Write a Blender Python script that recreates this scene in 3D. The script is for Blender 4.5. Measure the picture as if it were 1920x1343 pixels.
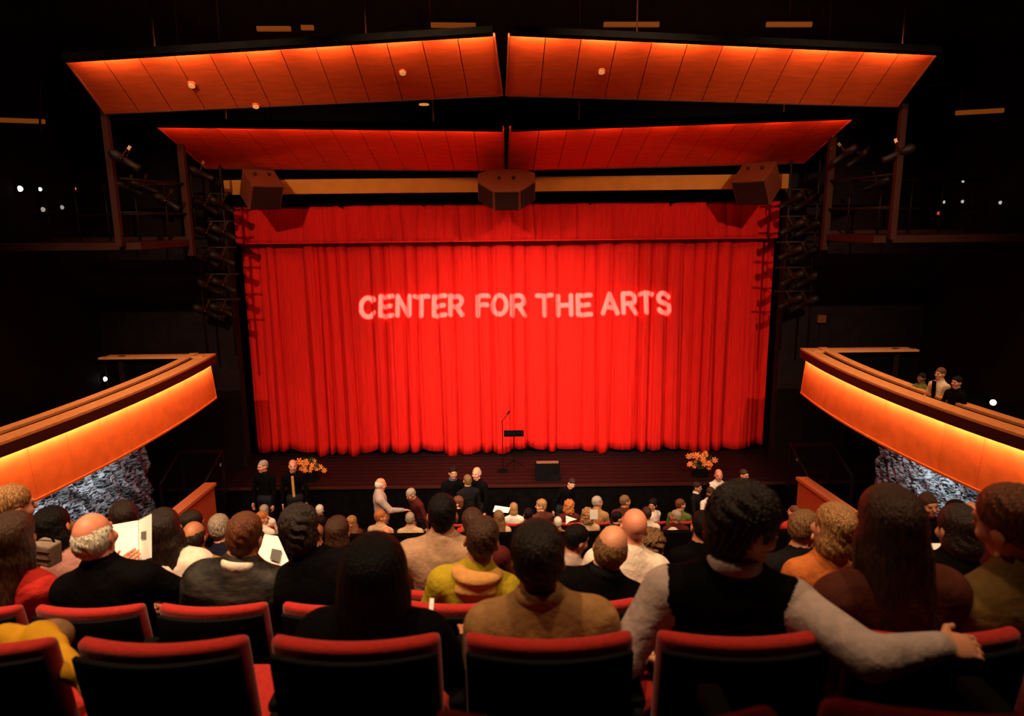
import bpy, math, random
import numpy as np
from mathutils import Vector, Matrix, Euler

random.seed(7); np.random.seed(7)
R = math.radians
SC = bpy.context.scene
for o in list(bpy.data.objects): bpy.data.objects.remove(o)
COL = SC.collection

# ------------------------------------------------------------------ camera, world, exposure, house lights
F, PITCH, ROLL, CZ = 1300.0, R(11.0), R(-0.65), 6.7
cam_d = bpy.data.cameras.new('camera'); cam = bpy.data.objects.new('camera', cam_d); COL.objects.link(cam)
cam_d.sensor_fit = 'HORIZONTAL'; cam_d.sensor_width = 36; cam_d.lens = F/1920*36
cam_d.dof.use_dof = True; cam_d.dof.focus_distance = 15; cam_d.dof.aperture_fstop = 2.8
cam_d.clip_start = 0.05; cam_d.clip_end = 100
CR = Matrix.Rotation(math.pi/2-PITCH, 3, 'X') @ Matrix.Rotation(ROLL, 3, 'Z')
cam.matrix_world = Matrix.Translation((0, 0, CZ)) @ CR.to_4x4()
SC.camera = cam
SC.view_settings.view_transform = 'Standard'; SC.view_settings.look = 'None'
SC.view_settings.gamma = 1; SC.view_settings.use_curve_mapping = False
SC.view_settings.exposure = 0.0
SC.cycles.use_denoising = True
SC.cycles.max_bounces = 5; SC.cycles.sample_clamp_indirect = 3
w = bpy.data.worlds.new('world'); SC.world = w; w.use_nodes = True
w.node_tree.nodes['Background'].inputs[0].default_value = (0.10, 0.05, 0.035, 1)
w.node_tree.nodes['Background'].inputs[1].default_value = 0.0

def ray(px, py): return CR @ Vector(((px-960)/F, -(py-671.5)/F, -1))
def at(px, py, Y): d = ray(px, py); return Vector((0, 0, CZ)) + d*(Y/d.y)
def onz(px, py, z): d = ray(px, py); return Vector((0, 0, CZ)) + d*((z-CZ)/d.z)
def onx(px, py, x): d = ray(px, py); return Vector((0, 0, CZ)) + d*(x/d.x)

def lamp(name, kind, loc, target=None, energy=100, color=(1, .8, .6), parent=None, **kw):
    d = bpy.data.lights.new(name, kind); d.energy = energy; d.color = color
    for k, v in kw.items(): setattr(d, k, v)
    o = bpy.data.objects.new(name, d); COL.objects.link(o); o.location = loc
    if target is not None: o.rotation_euler = (Vector(target)-Vector(loc)).to_track_quat('-Z', 'Y').to_euler()
    if parent is not None:
        o.location = Vector(loc)-parent.location; o.parent = parent
    return o
WARM = (1.0, .62, .34)
# front-of-house spotlights on the curtain
FOH = [((-6.4, 4.5, 10.9), (0.9, 16.4, 2.3), 6400, 37), ((6.4, 4.5, 10.9), (-0.7, 16.4, 2.3), 6400, 37),
       ((0.3, 2.5, 11.6), (0.4, 16.4, 2.5), 9500, 29), ((-5.2, 2.5, 10.4), (-4.4, 16.2, 4.0), 3400, 46), ((5.2, 2.5, 10.4), (4.4, 16.2, 4.0), 3400, 46)]
for i, (l, t, e, s) in enumerate(FOH):
    lamp('curtain_spotlight', 'SPOT', l, t, e, (1, .80, .60), spot_size=R(s), spot_blend=1.0, shadow_soft_size=.08)
# downlights over the audience
HOUSE = [(-3.6, 2.0, 11.5, 2700, 3.6), (-1.6, 2.2, 11.5, 1500, 3.6), (0.5, 2.4, 11.5, 950, 3.8), (2.4, 2.2, 11.5, 900, 3.4), (4.4, 2.4, 11.5, 800, 3.6), (-6.6, 9.2, 11.5, 620, 1.0), (6.6, 9.2, 11.5, 620, 1.0), (-4.0, 9.6, 11.5, 1300, 1.5), (-1.2, 10.0, 11.5, 1250, 1.5), (1.8, 10.0, 11.5, 1350, 1.5), (4.6, 9.6, 11.5, 1000, 1.5)]
for x, y, z, e, dy in HOUSE:
    lamp('house_downlight', 'SPOT', (x, y, z), (x, y+dy, 4.0 if y < 5 else 0), e, WARM, spot_size=R(90 if y < 5 else 74), spot_blend=1.0, shadow_soft_size=.12)

# ------------------------------------------------------------------ helpers
MATS = {}
def mat(name, col, rough=.7, spec=.25, metal=0, noise=0.0, nscale=30, stretch=(1, 1, 1), bump=0.0, bscale=None, sheen=0, emit=None, estr=0, col2=None):
    if name in MATS: return MATS[name]
    m = bpy.data.materials.new(name); m.use_nodes = True; MATS[name] = m
    nt = m.node_tree; b = nt.nodes['Principled BSDF']
    b.inputs['Base Color'].default_value = (*col, 1); b.inputs['Roughness'].default_value = rough
    b.inputs['Specular IOR Level'].default_value = spec; b.inputs['Metallic'].default_value = metal
    b.inputs['Sheen Weight'].default_value = sheen; b.inputs['Sheen Roughness'].default_value = .5
    if emit: b.inputs['Emission Color'].default_value = (*emit, 1); b.inputs['Emission Strength'].default_value = estr
    if noise or bump or col2:
        tc = nt.nodes.new('ShaderNodeTexCoord'); mp = nt.nodes.new('ShaderNodeMapping')
        mp.inputs['Scale'].default_value = stretch; nt.links.new(tc.outputs['Object'], mp.inputs['Vector'])
        n = nt.nodes.new('ShaderNodeTexNoise'); n.inputs['Scale'].default_value = nscale; n.inputs['Detail'].default_value = 4
        nt.links.new(mp.outputs['Vector'], n.inputs['Vector'])
        if noise or col2:
            cr = nt.nodes.new('ShaderNodeValToRGB'); e = cr.color_ramp.elements
            c2 = col2 if col2 else tuple(min(1, c*(1+noise)) for c in col)
            c1 = col if col2 else tuple(c*(1-noise) for c in col)
            e[0].position = .35; e[0].color = (*c1, 1); e[1].position = .65; e[1].color = (*c2, 1)
            nt.links.new(n.outputs['Fac'], cr.inputs['Fac']); nt.links.new(cr.outputs['Color'], b.inputs['Base Color'])
        if bump:
            n2 = n
            if bscale:
                n2 = nt.nodes.new('ShaderNodeTexNoise'); n2.inputs['Scale'].default_value = bscale; n2.inputs['Detail'].default_value = 3
                nt.links.new(mp.outputs['Vector'], n2.inputs['Vector'])
            bp = nt.nodes.new('ShaderNodeBump'); bp.inputs['Strength'].default_value = bump; bp.inputs['Distance'].default_value = .02 if name.startswith('cloth') else .01
            nt.links.new(n2.outputs['Fac'], bp.inputs['Height']); nt.links.new(bp.outputs['Normal'], b.inputs['Normal'])
    return m

def thing(name, label, cat, loc=(0, 0, 0), rotz=0, group=None, scale=1):
    o = bpy.data.objects.new(name, None); COL.objects.link(o); o.empty_display_size = .1
    o.location = loc; o.rotation_euler = (0, 0, rotz); o.scale = (scale,)*3
    return tag(o, label, cat, group)
def tag(o, label=None, cat=None, group=None, kind=None):
    if label: o['label'] = label
    if cat: o['category'] = cat
    if group: o['group'] = group
    if kind: o['kind'] = kind
    return o
def link_mesh(name, me, parent=None, mats=()):
    o = bpy.data.objects.new(name, me); COL.objects.link(o)
    if parent is not None: o.parent = parent
    return o
def copy_tree(o, parent=None):
    c = o.copy(); COL.objects.link(c); c.parent = parent
    for ch in list(o.children): copy_tree(ch, c)
    return c

class MB:
    def __init__(s): s.v = []; s.f = []
    def add(s, vs, fs):
        n = len(s.v); s.v += [tuple(v) for v in vs]; s.f += [tuple(i+n for i in f) for f in fs]; return s
    def box(s, c, size, rot=None):
        x, y, z = [a/2 for a in size]; c = Vector(c)
        vs = [Vector((sx*x, sy*y, sz*z)) for sz in (-1, 1) for sy in (-1, 1) for sx in (-1, 1)]
        if rot is not None: vs = [rot @ v for v in vs]
        return s.add([v+c for v in vs], [(0, 2, 3, 1), (4, 5, 7, 6), (0, 1, 5, 4), (2, 6, 7, 3), (0, 4, 6, 2), (1, 3, 7, 5)])
    def hexa(s, p):   # 8 points: 4 bottom loop, 4 top loop
        return s.add(p, [(3, 2, 1, 0), (4, 5, 6, 7), (0, 1, 5, 4), (1, 2, 6, 5), (2, 3, 7, 6), (3, 0, 4, 7)])
    def tube(s, pts, r, n=8, cap=True):
        pts = [Vector(p) for p in pts]; rs = r if isinstance(r, (list, tuple)) else [r]*len(pts)
        up = None; rings = []
        for i, p in enumerate(pts):
            d = (pts[min(i+1, len(pts)-1)]-pts[max(i-1, 0)]).normalized()
            if up is None: up = Vector((0, 0, 1)) if abs(d.z) < .9 else Vector((1, 0, 0))
            a = d.cross(up).normalized(); b = a.cross(d).normalized(); up = b
            rings.append([p+(a*math.cos(t)+b*math.sin(t))*rs[i] for t in [2*math.pi*k/n for k in range(n)]])
        vs = [v for rg in rings for v in rg]; fs = []
        for i in range(len(rings)-1):
            for k in range(n): fs.append((i*n+k, i*n+(k+1) % n, (i+1)*n+(k+1) % n, (i+1)*n+k))
        if cap: fs.append(tuple(range(n-1, -1, -1))); fs.append(tuple((len(rings)-1)*n+k for k in range(n)))
        return s.add(vs, fs)
    def sphere(s, c, r, n=10, m=6, sc=(1, 1, 1)):
        c = Vector(c); vs = []
        for i in range(m+1):
            th = math.pi*i/m
            for k in range(n): vs.append(c+Vector((r*sc[0]*math.sin(th)*math.cos(2*math.pi*k/n), r*sc[1]*math.sin(th)*math.sin(2*math.pi*k/n), r*sc[2]*math.cos(th))))
        return s.add(vs, [(i*n+k, (i+1)*n+k, (i+1)*n+(k+1) % n, i*n+(k+1) % n) for i in range(m) for k in range(n)])
    def prism(s, poly, h):     # poly: 3D loop, h: extrusion vector
        n = len(poly); h = Vector(h); P = [Vector(p) for p in poly]
        return s.add(P+[p+h for p in P], [tuple(range(n-1, -1, -1)), tuple(range(n, 2*n))]+[(k, (k+1) % n, n+(k+1) % n, n+k) for k in range(n)])
    def mesh(s, name, m=None, smooth=False, off=(0, 0, 0)):
        me = bpy.data.meshes.new(name); ox, oy, oz = off
        me.from_pydata([(a-ox, b-oy, c-oz) for a, b, c in s.v], [], s.f); me.validate()
        if m: me.materials.append(m)
        if smooth: me.shade_smooth()
        return me
    def build(s, name, m=None, parent=None, smooth=False, world=True):
        off = parent.matrix_basis.translation if (parent is not None and world) else (0, 0, 0)
        if parent is not None and parent.parent is not None and world: off = Vector(off)+parent.parent.matrix_basis.translation
        return link_mesh(name, s.mesh(name, m, smooth, off), parent)
def fix_normals(o):
    import bmesh
    bm = bmesh.new(); bm.from_mesh(o.data); bmesh.ops.recalc_face_normals(bm, faces=bm.faces); bm.to_mesh(o.data); bm.free(); return o
def bevel(o, wd=.01, seg=2):
    m = o.modifiers.new('bevel', 'BEVEL'); m.width = wd; m.segments = seg; m.limit_method = 'ANGLE'; return o

ORD = ['first', 'second', 'third', 'fourth', 'fifth', 'sixth', 'seventh', 'eighth', 'ninth', 'tenth', 'eleventh', 'twelfth', 'thirteenth', 'fourteenth', 'fifteenth', 'sixteenth', 'seventeenth', 'eighteenth', 'nineteenth', 'twentieth', 'twenty-first', 'twenty-second', 'twenty-third', 'twenty-fourth']

# ------------------------------------------------------------------ materials
M_black = mat('matte_black', (.0025, .002, .002), .9, .03, noise=.3, nscale=8)
M_wall = mat('dark_wall', (.005, .0028, .0025), .85, .12, noise=.35, nscale=3)
M_pros = mat('proscenium_brown', (.012, .0045, .0035), .75, .1, noise=.25, nscale=4)
M_ceil = mat('ceiling_black', (.004, .004, .005), .95, .02)
M_carpet = mat('dark_carpet', (.018, .008, .008), .95, .05, noise=.4, nscale=60)
M_stage = mat('stage_boards', (.010, .0022, .0025), .6, .1, noise=.35, nscale=6, stretch=(.3, 8, 1))
M_velvet = mat('red_velvet', (.60, .0105, .0070), .85, .06, noise=.10, nscale=5, stretch=(5, 5, .4))
M_canopy = mat('canopy_wood', (.66, .078, .014), .5, .2, noise=.10, nscale=3, stretch=(1, 5, 5))
M_canopy_redlit = mat('canopy_wood_redlit', (.80, .052, .012), .5, .25, noise=.10, nscale=3, stretch=(1, 5, 5))  # same wood, with the curtain's red bounce put into the colour
M_fascia = mat('fascia_wood', (.78, .12, .016), .5, .25, noise=.08, nscale=5, stretch=(6, 1, 1))
M_rail = mat('rail_wood', (.60, .21, .065), .5, .25, noise=.15, nscale=8, stretch=(8, 1, 8))
M_beam = mat('ochre_paint', (.46, .15, .014), .7, .2, noise=.06, nscale=4)
M_steel = mat('dark_steel', (.012, .0035, .002), .5, .15)
M_bronze = mat('brown_steel', (.035, .0075, .003), .6, .1)
M_seatred = mat('seat_red', (.36, .015, .009), .85, .15, noise=.12, nscale=60, bump=.1, sheen=.2)
M_seatblk = mat('seat_black', (.004, .0035, .004), .8, .06)
M_parapet = mat('parapet_red_wood', (.46, .075, .025), .5, .3, noise=.15, nscale=6, stretch=(1, 6, 1))
M_lip = mat('lip_dark_red', (.035, .006, .005), .6, .2)
M_spk = mat('speaker_brown', (.13, .024, .007), .6, .2, noise=.15, nscale=20)
M_grille = mat('speaker_grille', (.020, .0042, .002), .85, .15, noise=.3, nscale=90)
M_paper = mat('paper', (.85, .82, .78), .8, .2)
M_ink = mat('print_grey', (.10, .10, .10), .7, .2)

# ------------------------------------------------------------------ the hall
X0 = -.08
def struct(name, mb, m, parent=None):
    o = mb.build(name, m, parent, world=False); tag(o, kind='structure') if parent is None else None; return o
struct('floor', MB().box((0, 6, -.1), (21, 20, .2)), M_carpet)
tag(bpy.data.objects['floor'], 'dark carpeted stalls floor in front of the stage')
ROWS = {0: (1.03, 5.12), 1: (1.965, 4.645), 2: (3.0, 4.145), 3: (4.0, 3.64), 4: (5.0, 3.135), 5: (6.0, 2.63)}   # hip line Y, tread height
tier = None
for i, (ry, rz) in ROWS.items():
    y0 = ry-.31; y1 = ROWS[i+1][0]-.31 if i < 5 else 6.75
    o = struct('floor_tier', MB().box((0, (y0+y1)/2, rz/2), (19, y1-y0, rz)), M_carpet)
    o['label'] = 'carpeted seating tier carrying the %s row from the camera' % ORD[i]
o = struct('floor_tier', MB().box((0, -1.22, 2.8), (19, 3.95, 5.60)), M_carpet); o['label'] = 'carpeted tier the viewer stands on'
o = struct('trim_1', MB().box((0, 6.80, 1.75), (19, .08, 3.5)), M_black); o['label'] = 'dark low front wall of the raked tiers'
ORCH = [(9.4, .30), (10.3, .22), (11.2, .14), (12.1, .07), (12.95, 0.0)]
for i, (ry, rz) in enumerate(ORCH[:4]):
    o = struct('floor_tier', MB().box((0, ry+.14, rz/2), (11.6, .9, rz)), M_carpet); o['label'] = 'low carpeted step under the %s row of front stalls' % ORD[i]
struct('wall_left', MB().box((-9.6, 7, 6.5), (.2, 22, 13.2)), M_wall); struct('wall_right', MB().box((9.6, 7, 6.5), (.2, 22, 13.2)), M_wall)
struct('wall_rear', MB().box((0, -3.3, 6.5), (19.4, .2, 13.2)), M_wall)
struct('ceiling', MB().box((0, 7, 13.1), (19.4, 22, .2)), M_ceil)
bw = struct('wall_back', MB().box((X0-8.05, 16.0, 6.5), (3.5, .3, 13)).box((X0+8.05, 16.0, 6.5), (3.5, .3, 13)).box((X0, 16.0, 10.35), (12.6, .3, 5.3)), M_pros)
struct('wall_behind_stage', MB().box((0, 18.2, 6.5), (19.4, .2, 13.2)), M_black)
o = struct('trim_2', MB().box((X0, 15.74, 7.54), (12.4, .14, .31)), M_beam); o['label'] = 'ochre header beam across the top of the stage opening'
# stage: floor of boards on a dark apron
stage = thing('stage', 'dark maroon stage platform below the red curtain', 'stage', (X0, 16.3, 0)); stage['kind'] = 'structure'
MB().box((X0, 16.3, .49), (18.9, 3.6, .98)).build('apron', M_black, stage)
for k in range(16):
    yy = 14.5+k*.225
    bevel(MB().box((X0, yy+.1125, 1.005), (18.9, .219, .05)).build('board', M_stage, stage), .006, 1)
MB().box((X0, 14.46, 1.01), (18.9, .05, .045)).build('edge_trim', M_bronze, stage)

# ------------------------------------------------------------------ curtains
def fold_fn(seed, n_lo, wmin, wmax, x0, x1):
    rs = np.random.RandomState(seed); xs = [x0]
    while xs[-1] < x1: xs.append(xs[-1]+rs.uniform(wmin, wmax)*(1 if rs.rand() > .3 else 1.9))
    xs = np.array(xs); amp = rs.uniform(.25, 1, len(xs)); sh = rs.uniform(-1, 1, len(xs))
    return xs, amp, sh
def curtain(name, seed, x0, x1, z0, z1, y, wmin, wmax, depth, nx, nz, hem, label, cat='curtain', parent=None):
    xs, amp, sh = fold_fn(seed, 0, wmin, wmax, x0-1, x1+1)
    X = np.linspace(x0, x1, nx); T = np.linspace(0, 1, nz)
    V = np.zeros((nz, nx, 3))
    for j, t in enumerate(T):
        k = np.searchsorted(xs, X)-1; k = np.clip(k, 0, len(xs)-2)
        edges = xs + sh*.07*(1-t)            # folds wander a little towards the hem
        k = np.clip(np.searchsorted(edges, X)-1, 0, len(xs)-2)
        u = (X-edges[k])/(edges[k+1]-edges[k]); a = amp[k]*(.75+.25*(1-t))
        prof = np.sin(np.pi*np.clip(u, 0, 1))**.5          # rounded pleat with a sharp valley
        fine = .09*np.sin(X*41+3*np.sin(X*3+2*t))+.05*np.sin(X*67+1.7+t)
        yy = y-depth*a*(prof+fine*.5)+.02*np.sin(X*1.3+t*2)
        zb = z0+hem*(.5*np.sin(X*2.1+1)+.7*np.sin(X*5.3)*.5-.9*prof*a+.6)
        V[j, :, 0] = X; V[j, :, 1] = yy; V[j, :, 2] = zb+(z1-zb)*t
    vs = V.reshape(-1, 3); idx = np.arange(nx*nz).reshape(nz, nx)
    q = np.stack([idx[:-1, :-1], idx[:-1, 1:], idx[1:, 1:], idx[1:, :-1]], -1).reshape(-1, 4)
    me = bpy.data.meshes.new(name); me.from_pydata(vs.tolist(), [], q.tolist()); me.materials.append(M_velvet); me.shade_smooth()
    o = link_mesh(name, me, parent); so = o.modifiers.new('thickness', 'SOLIDIFY'); so.thickness = .012; so.offset = 1
    return o
c = curtain('stage_curtain', 3, X0-6.32, X0+6.32, 1.10, 6.75, 16.72, .17, .46, .26, 1700, 26, .09, '')
tag(c, 'huge pleated red velvet curtain closing off the stage', 'curtain')
root = thing('valance_curtain', 'short pleated red velvet valance across the top of the stage opening', 'curtain', (X0, 16.25, 6.3))
v = curtain('cloth', 11, X0-6.3, X0+6.3, 6.30, 7.16, 16.42, .18, .5, .12, 1100, 8, .012, ''); v.data.transform(Matrix.Translation(-root.location)); v.parent = root
MB().box((X0, 16.33, 6.305), (12.56, .075, .03)).build('hem_band', M_velvet, root)
MB().box((X0, 16.33, 7.18), (12.6, .06, .07)).build('header_batten', M_black, root)
for k in range(7): MB().box((X0-5.7+k*1.9, 16.20, 7.5), (.05, .09, .8)).build('hanger', M_black, root)

# ------------------------------------------------------------------ ceiling canopies: wooden reflector panels washed by a cove light along the upper lip
def lerp(a, b, t): return Vector(a)*(1-t)+Vector(b)*t
def canopy(name, label, tl, tr, bl, br, n, m, energy, col, hook):
    base = (Vector(tl)+Vector(tr))/2
    root = thing(name, label, 'ceiling panel', base, 0, 'lit reflector panels over the stage front')
    e0 = (Vector(tl)-Vector(bl))  .normalized()*.03; e1 = (Vector(tr)-Vector(br)).normalized()*.03; tl, tr = Vector(tl)+e0, Vector(tr)+e1
    nrm = (Vector(tr)-Vector(tl)).cross(Vector(bl)-Vector(tl)).normalized()
    if nrm.z > 0: nrm = -nrm                                    # towards the hall below
    for k in range(n):
        a, b = (k+.012)/n, (k+1-.012)/n
        p = [lerp(tl, tr, a), lerp(tl, tr, b), lerp(bl, br, b), lerp(bl, br, a)]
        q = [x-nrm*.035 for x in p]
        fix_normals(MB().hexa(q+p).build('panel', m, root))
    # backing, dark trim along the far edge and lip with the cove light
    p = [Vector(x)-nrm*.04 for x in (tl, tr, br, bl)]; q = [x-nrm*.06 for x in p]
    fix_normals(MB().hexa(q+p).build('backing', M_black, root))
    d = (Vector(tr)-Vector(tl)).normalized()
    dn = (Vector(bl)+Vector(br)-Vector(tl)-Vector(tr)).normalized(); up = -dn
    a = Vector(tl)+up*.13; b = Vector(tr)+up*.13
    lip = [a-nrm*.02, b-nrm*.02, b+nrm*.095, a+nrm*.095]
    fix_normals(MB().hexa(lip+[x+up*.05 for x in lip]).build('cove_shelf', M_black, root))
    lp = [a+nrm*.095, b+nrm*.095, b+nrm*.11, a+nrm*.11]
    fix_normals(MB().hexa([x-up*.02 for x in lp]+[x+up*.05 for x in lp]).build('cove_lip', M_black, root))
    MB().box((lerp(bl, br, .5)+nrm*0), (0.02, .02, .02)) 
    s0, s1 = Vector(bl), Vector(br)
    if True: fix_normals(MB().hexa([s0-nrm*.05, s1-nrm*.05, s1-nrm*.05+dn*.02, s0-nrm*.05+dn*.02, s0+nrm*.015, s1+nrm*.015, s1+nrm*.015+dn*.02, s0+nrm*.015+dn*.02]).build('edge_trim', M_lip, root))
    for e0, e1, sg in ((tl, bl, -1), (tr, br, 1)):
        x = d*.03*sg; e0 = Vector(e0); e1 = Vector(e1)
        fix_normals(MB().hexa([e0-nrm*.06, e1-nrm*.06, e1-nrm*.06+x, e0-nrm*.06+x, e0+nrm*.01, e1+nrm*.01, e1+nrm*.01+x, e0+nrm*.01+x]).build('end_cap', M_parapet, root))
    L = (Vector(tr)-Vector(tl)).length; ns = 6
    for k in range(ns):                                         # cove strips
        c0 = lerp(a, b, (k+.5)/ns)+nrm*.048-up*.005
        l = lamp('cove_light', 'AREA', c0, c0+dn*1.0-nrm*.22, energy*L/ns, col, root, shape='RECTANGLE', size=L/ns*.97, size_y=.035)
        z = -(dn-nrm*.22).normalized(); xx = d; yy = z.cross(xx).normalized(); xx = yy.cross(z)
        l.matrix_basis = Matrix.Translation(c0-root.location) @ Matrix((xx, yy, z)).transposed().to_4x4()
    for t in hook:
        MB().tube([lerp(tl, tr, t)+Vector((0, .1, .1)), lerp(tl, tr, t)+Vector((0, .1, 3.4))], .012, 6).build('hanger_wire', M_bronze, root)
    return root
COVE = (1.0, .60, .32)
A = lambda x, y, Y: at(x, y, Y)
canopy('reflector_canopy', 'glowing orange reflector panel, upper left of four, above the stage curtain', A(130, 120, 11), A(925, 71, 11), A(200, 213, 12), A(940, 179, 12), 12, M_canopy, 19, COVE, (.2, .7))
canopy('reflector_canopy', 'glowing orange reflector panel, upper right of four, above the stage curtain', A(956, 71, 11), A(1750, 107, 11), A(951, 179, 12), A(1680, 200, 12), 12, M_canopy, 19, COVE, (.3, .93))
canopy('reflector_canopy', 'deep red orange reflector panel, lower left of four, just above the ochre beam', A(293, 235, 13.3), A(942, 243, 13.3), A(388, 316, 15.2), A(944, 320, 15.2), 12, M_canopy_redlit, 11, (1, .40, .15), (.2, .8))
canopy('reflector_canopy', 'deep red orange reflector panel, lower right of four, just above the ochre beam', A(958, 243, 13.3), A(1600, 220, 13.3), A(954, 320, 15.2), A(1505, 306, 15.2), 12, M_canopy_redlit, 11, (1, .40, .15), (.2, .8))

# ------------------------------------------------------------------ side balconies
def balcony(side, pts, label):
    P = [onz(x, y, 3.95) for x, y in pts]
    co = np.polyfit([p.y for p in P], [p.x for p in P], 2)
    Yend = P[-1].y
    Ys = np.concatenate([np.linspace(3.2, 7.0, 5)[:-1], np.linspace(7.0, Yend, 21)])
    def X(y):
        if y >= 7.4: return float(np.polyval(co, y))
        return float(np.polyval(co, 7.4))+(y-7.4)*float(np.polyval(np.polyder(co), 7.4))
    s = side                                   # -1 left, +1 right; outwards is +s*x
    base = Vector((X(Yend)+s*.8, Yend-.2, 0))
    root = thing('balcony', label, 'balcony', base, 0, 'side balconies')
    n = len(Ys); cur = [Vector((X(y), y, 0)) for y in Ys]
    out = []
    for i in range(n):
        t = (cur[min(i+1, n-1)]-cur[max(i-1, 0)]).normalized(); out.append(Vector((t.y, -t.x, 0))*s if t.y > 0 else Vector((-t.y, t.x, 0))*s)
    def ribbon(name, m, prof, i0=0, i1=None, gap=0, smooth=False, parent=root):   # prof: closed loop of (outward offset, z)
        i1 = n if i1 is None else i1; mb = MB(); k = len(prof); vs = []
        for i in range(i0, i1):
            g = Vector((0, gap if i == i0 else (-gap if i == i1-1 else 0), 0))
            for o_, z_ in prof: vs.append(cur[i]+out[i]*o_+Vector((0, 0, z_))+g)
        m_ = i1-i0
        fs = [(i*k+a, i*k+(a+1) % k, (i+1)*k+(a+1) % k, (i+1)*k+a) for i in range(m_-1) for a in range(k)]
        fs += [tuple(range(k-1, -1, -1)), tuple((m_-1)*k+a for a in range(k))]
        return fix_normals(mb.add(vs, fs).build(name, m, parent, smooth))
    step = 2
    for i in range(0, n-1, step): ribbon('fascia_panel', M_fascia, [(0, 4.10), (.03, 4.10), (-.03, 3.35), (-.06, 3.35)], i, min(i+step, n-1)+1, .003)
    ribbon('fascia_edge', M_fascia, [(-.075, 3.325), (-.025, 3.325), (-.025, 3.355), (-.075, 3.355)])
    ribbon('cap_lip', M_lip, [(-.13, 4.06), (-.10, 4.06), (-.10, 4.20), (-.13, 4.20)])
    ribbon('cap_plank', M_rail, [(-.13, 4.205), (.12, 4.205), (.12, 4.24), (-.13, 4.24)])
    ribbon('cap_plank', M_rail, [(.20, 4.225), (.36, 4.225), (.36, 4.26), (.20, 4.26)])
    ribbon('cap_core', M_black, [(-.10, 4.10), (.30, 4.10), (.30, 4.22), (-.10, 4.20)])
    ribbon('inner_wall', M_black, [(.06, 3.36), (.14, 3.36), (.14, 4.10), (.06, 4.10)])
    ribbon('deck', M_black, [(.10, 3.36), (3.2, 3.36), (3.2, 3.44), (.10, 3.44)])
    E = cur[-1]+out[-1]*0
    for o_, w_, z_ in ((0, .20, 4.22), (.26, .12, 4.24)):        # return rail across the stage end
        y_ = Yend-.10-o_
        MB().box((E.x+s*.95, y_, z_), (2.0, w_, .035)).build('return_rail', M_rail, root)
    MB().box((E.x+s*1.0, Yend-.16, 3.75), (1.9, .06, .85)).build('end_panel', M_black, root)
    fix_normals(MB().prism([(E.x-s*.07, Yend-.02, 3.33), (E.x+s*.03, Yend-.02, 3.33), (E.x+s*.06, Yend-.02, 4.1), (E.x-s*.0, Yend-.02, 4.1)], (0, .03, 0)).build('end_cap', M_fascia, root))
    MB().box((E.x+s*1.6, Yend-.25, 3.66), (.10, .10, 1.2)).build('post', M_steel, root)
    for i in range(0, n-1, 2):                                       # cove strip under the cap
        a, b = cur[i], cur[min(i+2, n-1)]; o_ = (out[i]+out[min(i+2, n-1)])/2
        mid = (a+b)/2-o_*.075+Vector((0, 0, 4.085)); L = (b-a).length
        l = lamp('cove_light', 'AREA', mid, None, 10.5*L, (1, .72, .50), root, shape='RECTANGLE', size=L*.98, size_y=.035)
        z = (Vector((0, 0, 1))-o_*.55).normalized(); xx = (b-a).normalized(); yy = z.cross(xx).normalized(); xx = yy.cross(z)
        l.matrix_basis = Matrix.Translation(mid-root.location) @ Matrix((xx, yy, z)).transposed().to_4x4()
    return root, cur, out
BL = balcony(-1, ((0, 870), (137, 813), (247, 767), (342, 721), (394, 690)), 'curved balcony front with glowing orange fascia on the left side')
BR = balcony(1, ((1920, 858), (1794, 808), (1691, 769), (1588, 726), (1513, 680)), 'curved balcony front with glowing orange fascia on the right side')

# rough mottled plaster walls below the balconies, washed by small cool lamps
M_mott = mat('mottled_plaster', (.008, .009, .010), .9, .1, col2=(.44, .49, .50), nscale=11, stretch=(1, .6, 2.3))
for n_ in M_mott.node_tree.nodes:
    if n_.type == 'MAPPING': n_.inputs['Rotation'].default_value = (R(38), 0, 0)
    if n_.type == 'VALTORGB': n_.color_ramp.elements[0].position = .44; n_.color_ramp.elements[1].position = .60
    if n_.type == 'TEX_NOISE': n_.inputs['Distortion'].default_value = 1.2
def mottled(side, name):
    rs = np.random.RandomState(5+side); y0, y1, z0, z1 = 4.5, 13.15, .02, 3.355
    ny, nz = 220, 84; Y = np.linspace(y0, y1, ny); Z = np.linspace(z0, z1, nz); YY, ZZ = np.meshgrid(Y, Z)
    D = np.zeros_like(YY)
    for k in range(24):
        an = rs.uniform(.3, 1.3)*(-side); fr = rs.uniform(14, 48); D += np.sin((YY*math.cos(an)+ZZ*math.sin(an)*.55)*fr+rs.uniform(0, 6)+1.5*np.sin(YY*rs.uniform(1, 4)+ZZ*rs.uniform(1, 4)))*.3
    D = np.clip(D*.03, -.07, .07); x = side*7.25-side*D
    vs = np.stack([x, YY, ZZ], -1).reshape(-1, 3); idx = np.arange(ny*nz).reshape(nz, ny)
    q = np.stack([idx[:-1, :-1], idx[:-1, 1:], idx[1:, 1:], idx[1:, :-1]], -1).reshape(-1, 4)
    if side > 0: q = q[:, ::-1]
    me = bpy.data.meshes.new(name); me.from_pydata(vs.tolist(), [], q.tolist()); me.materials.append(M_mott); me.shade_smooth()
    o = link_mesh(name, me); so = o.modifiers.new('thickness', 'SOLIDIFY'); so.thickness = .1
    tag(o, 'rough mottled blue-grey plaster wall under the %s balcony' % ('left' if side < 0 else 'right'), kind='structure')
mottled(-1, 'wall_under_balcony_left'); mottled(1, 'wall_under_balcony_right')
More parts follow.
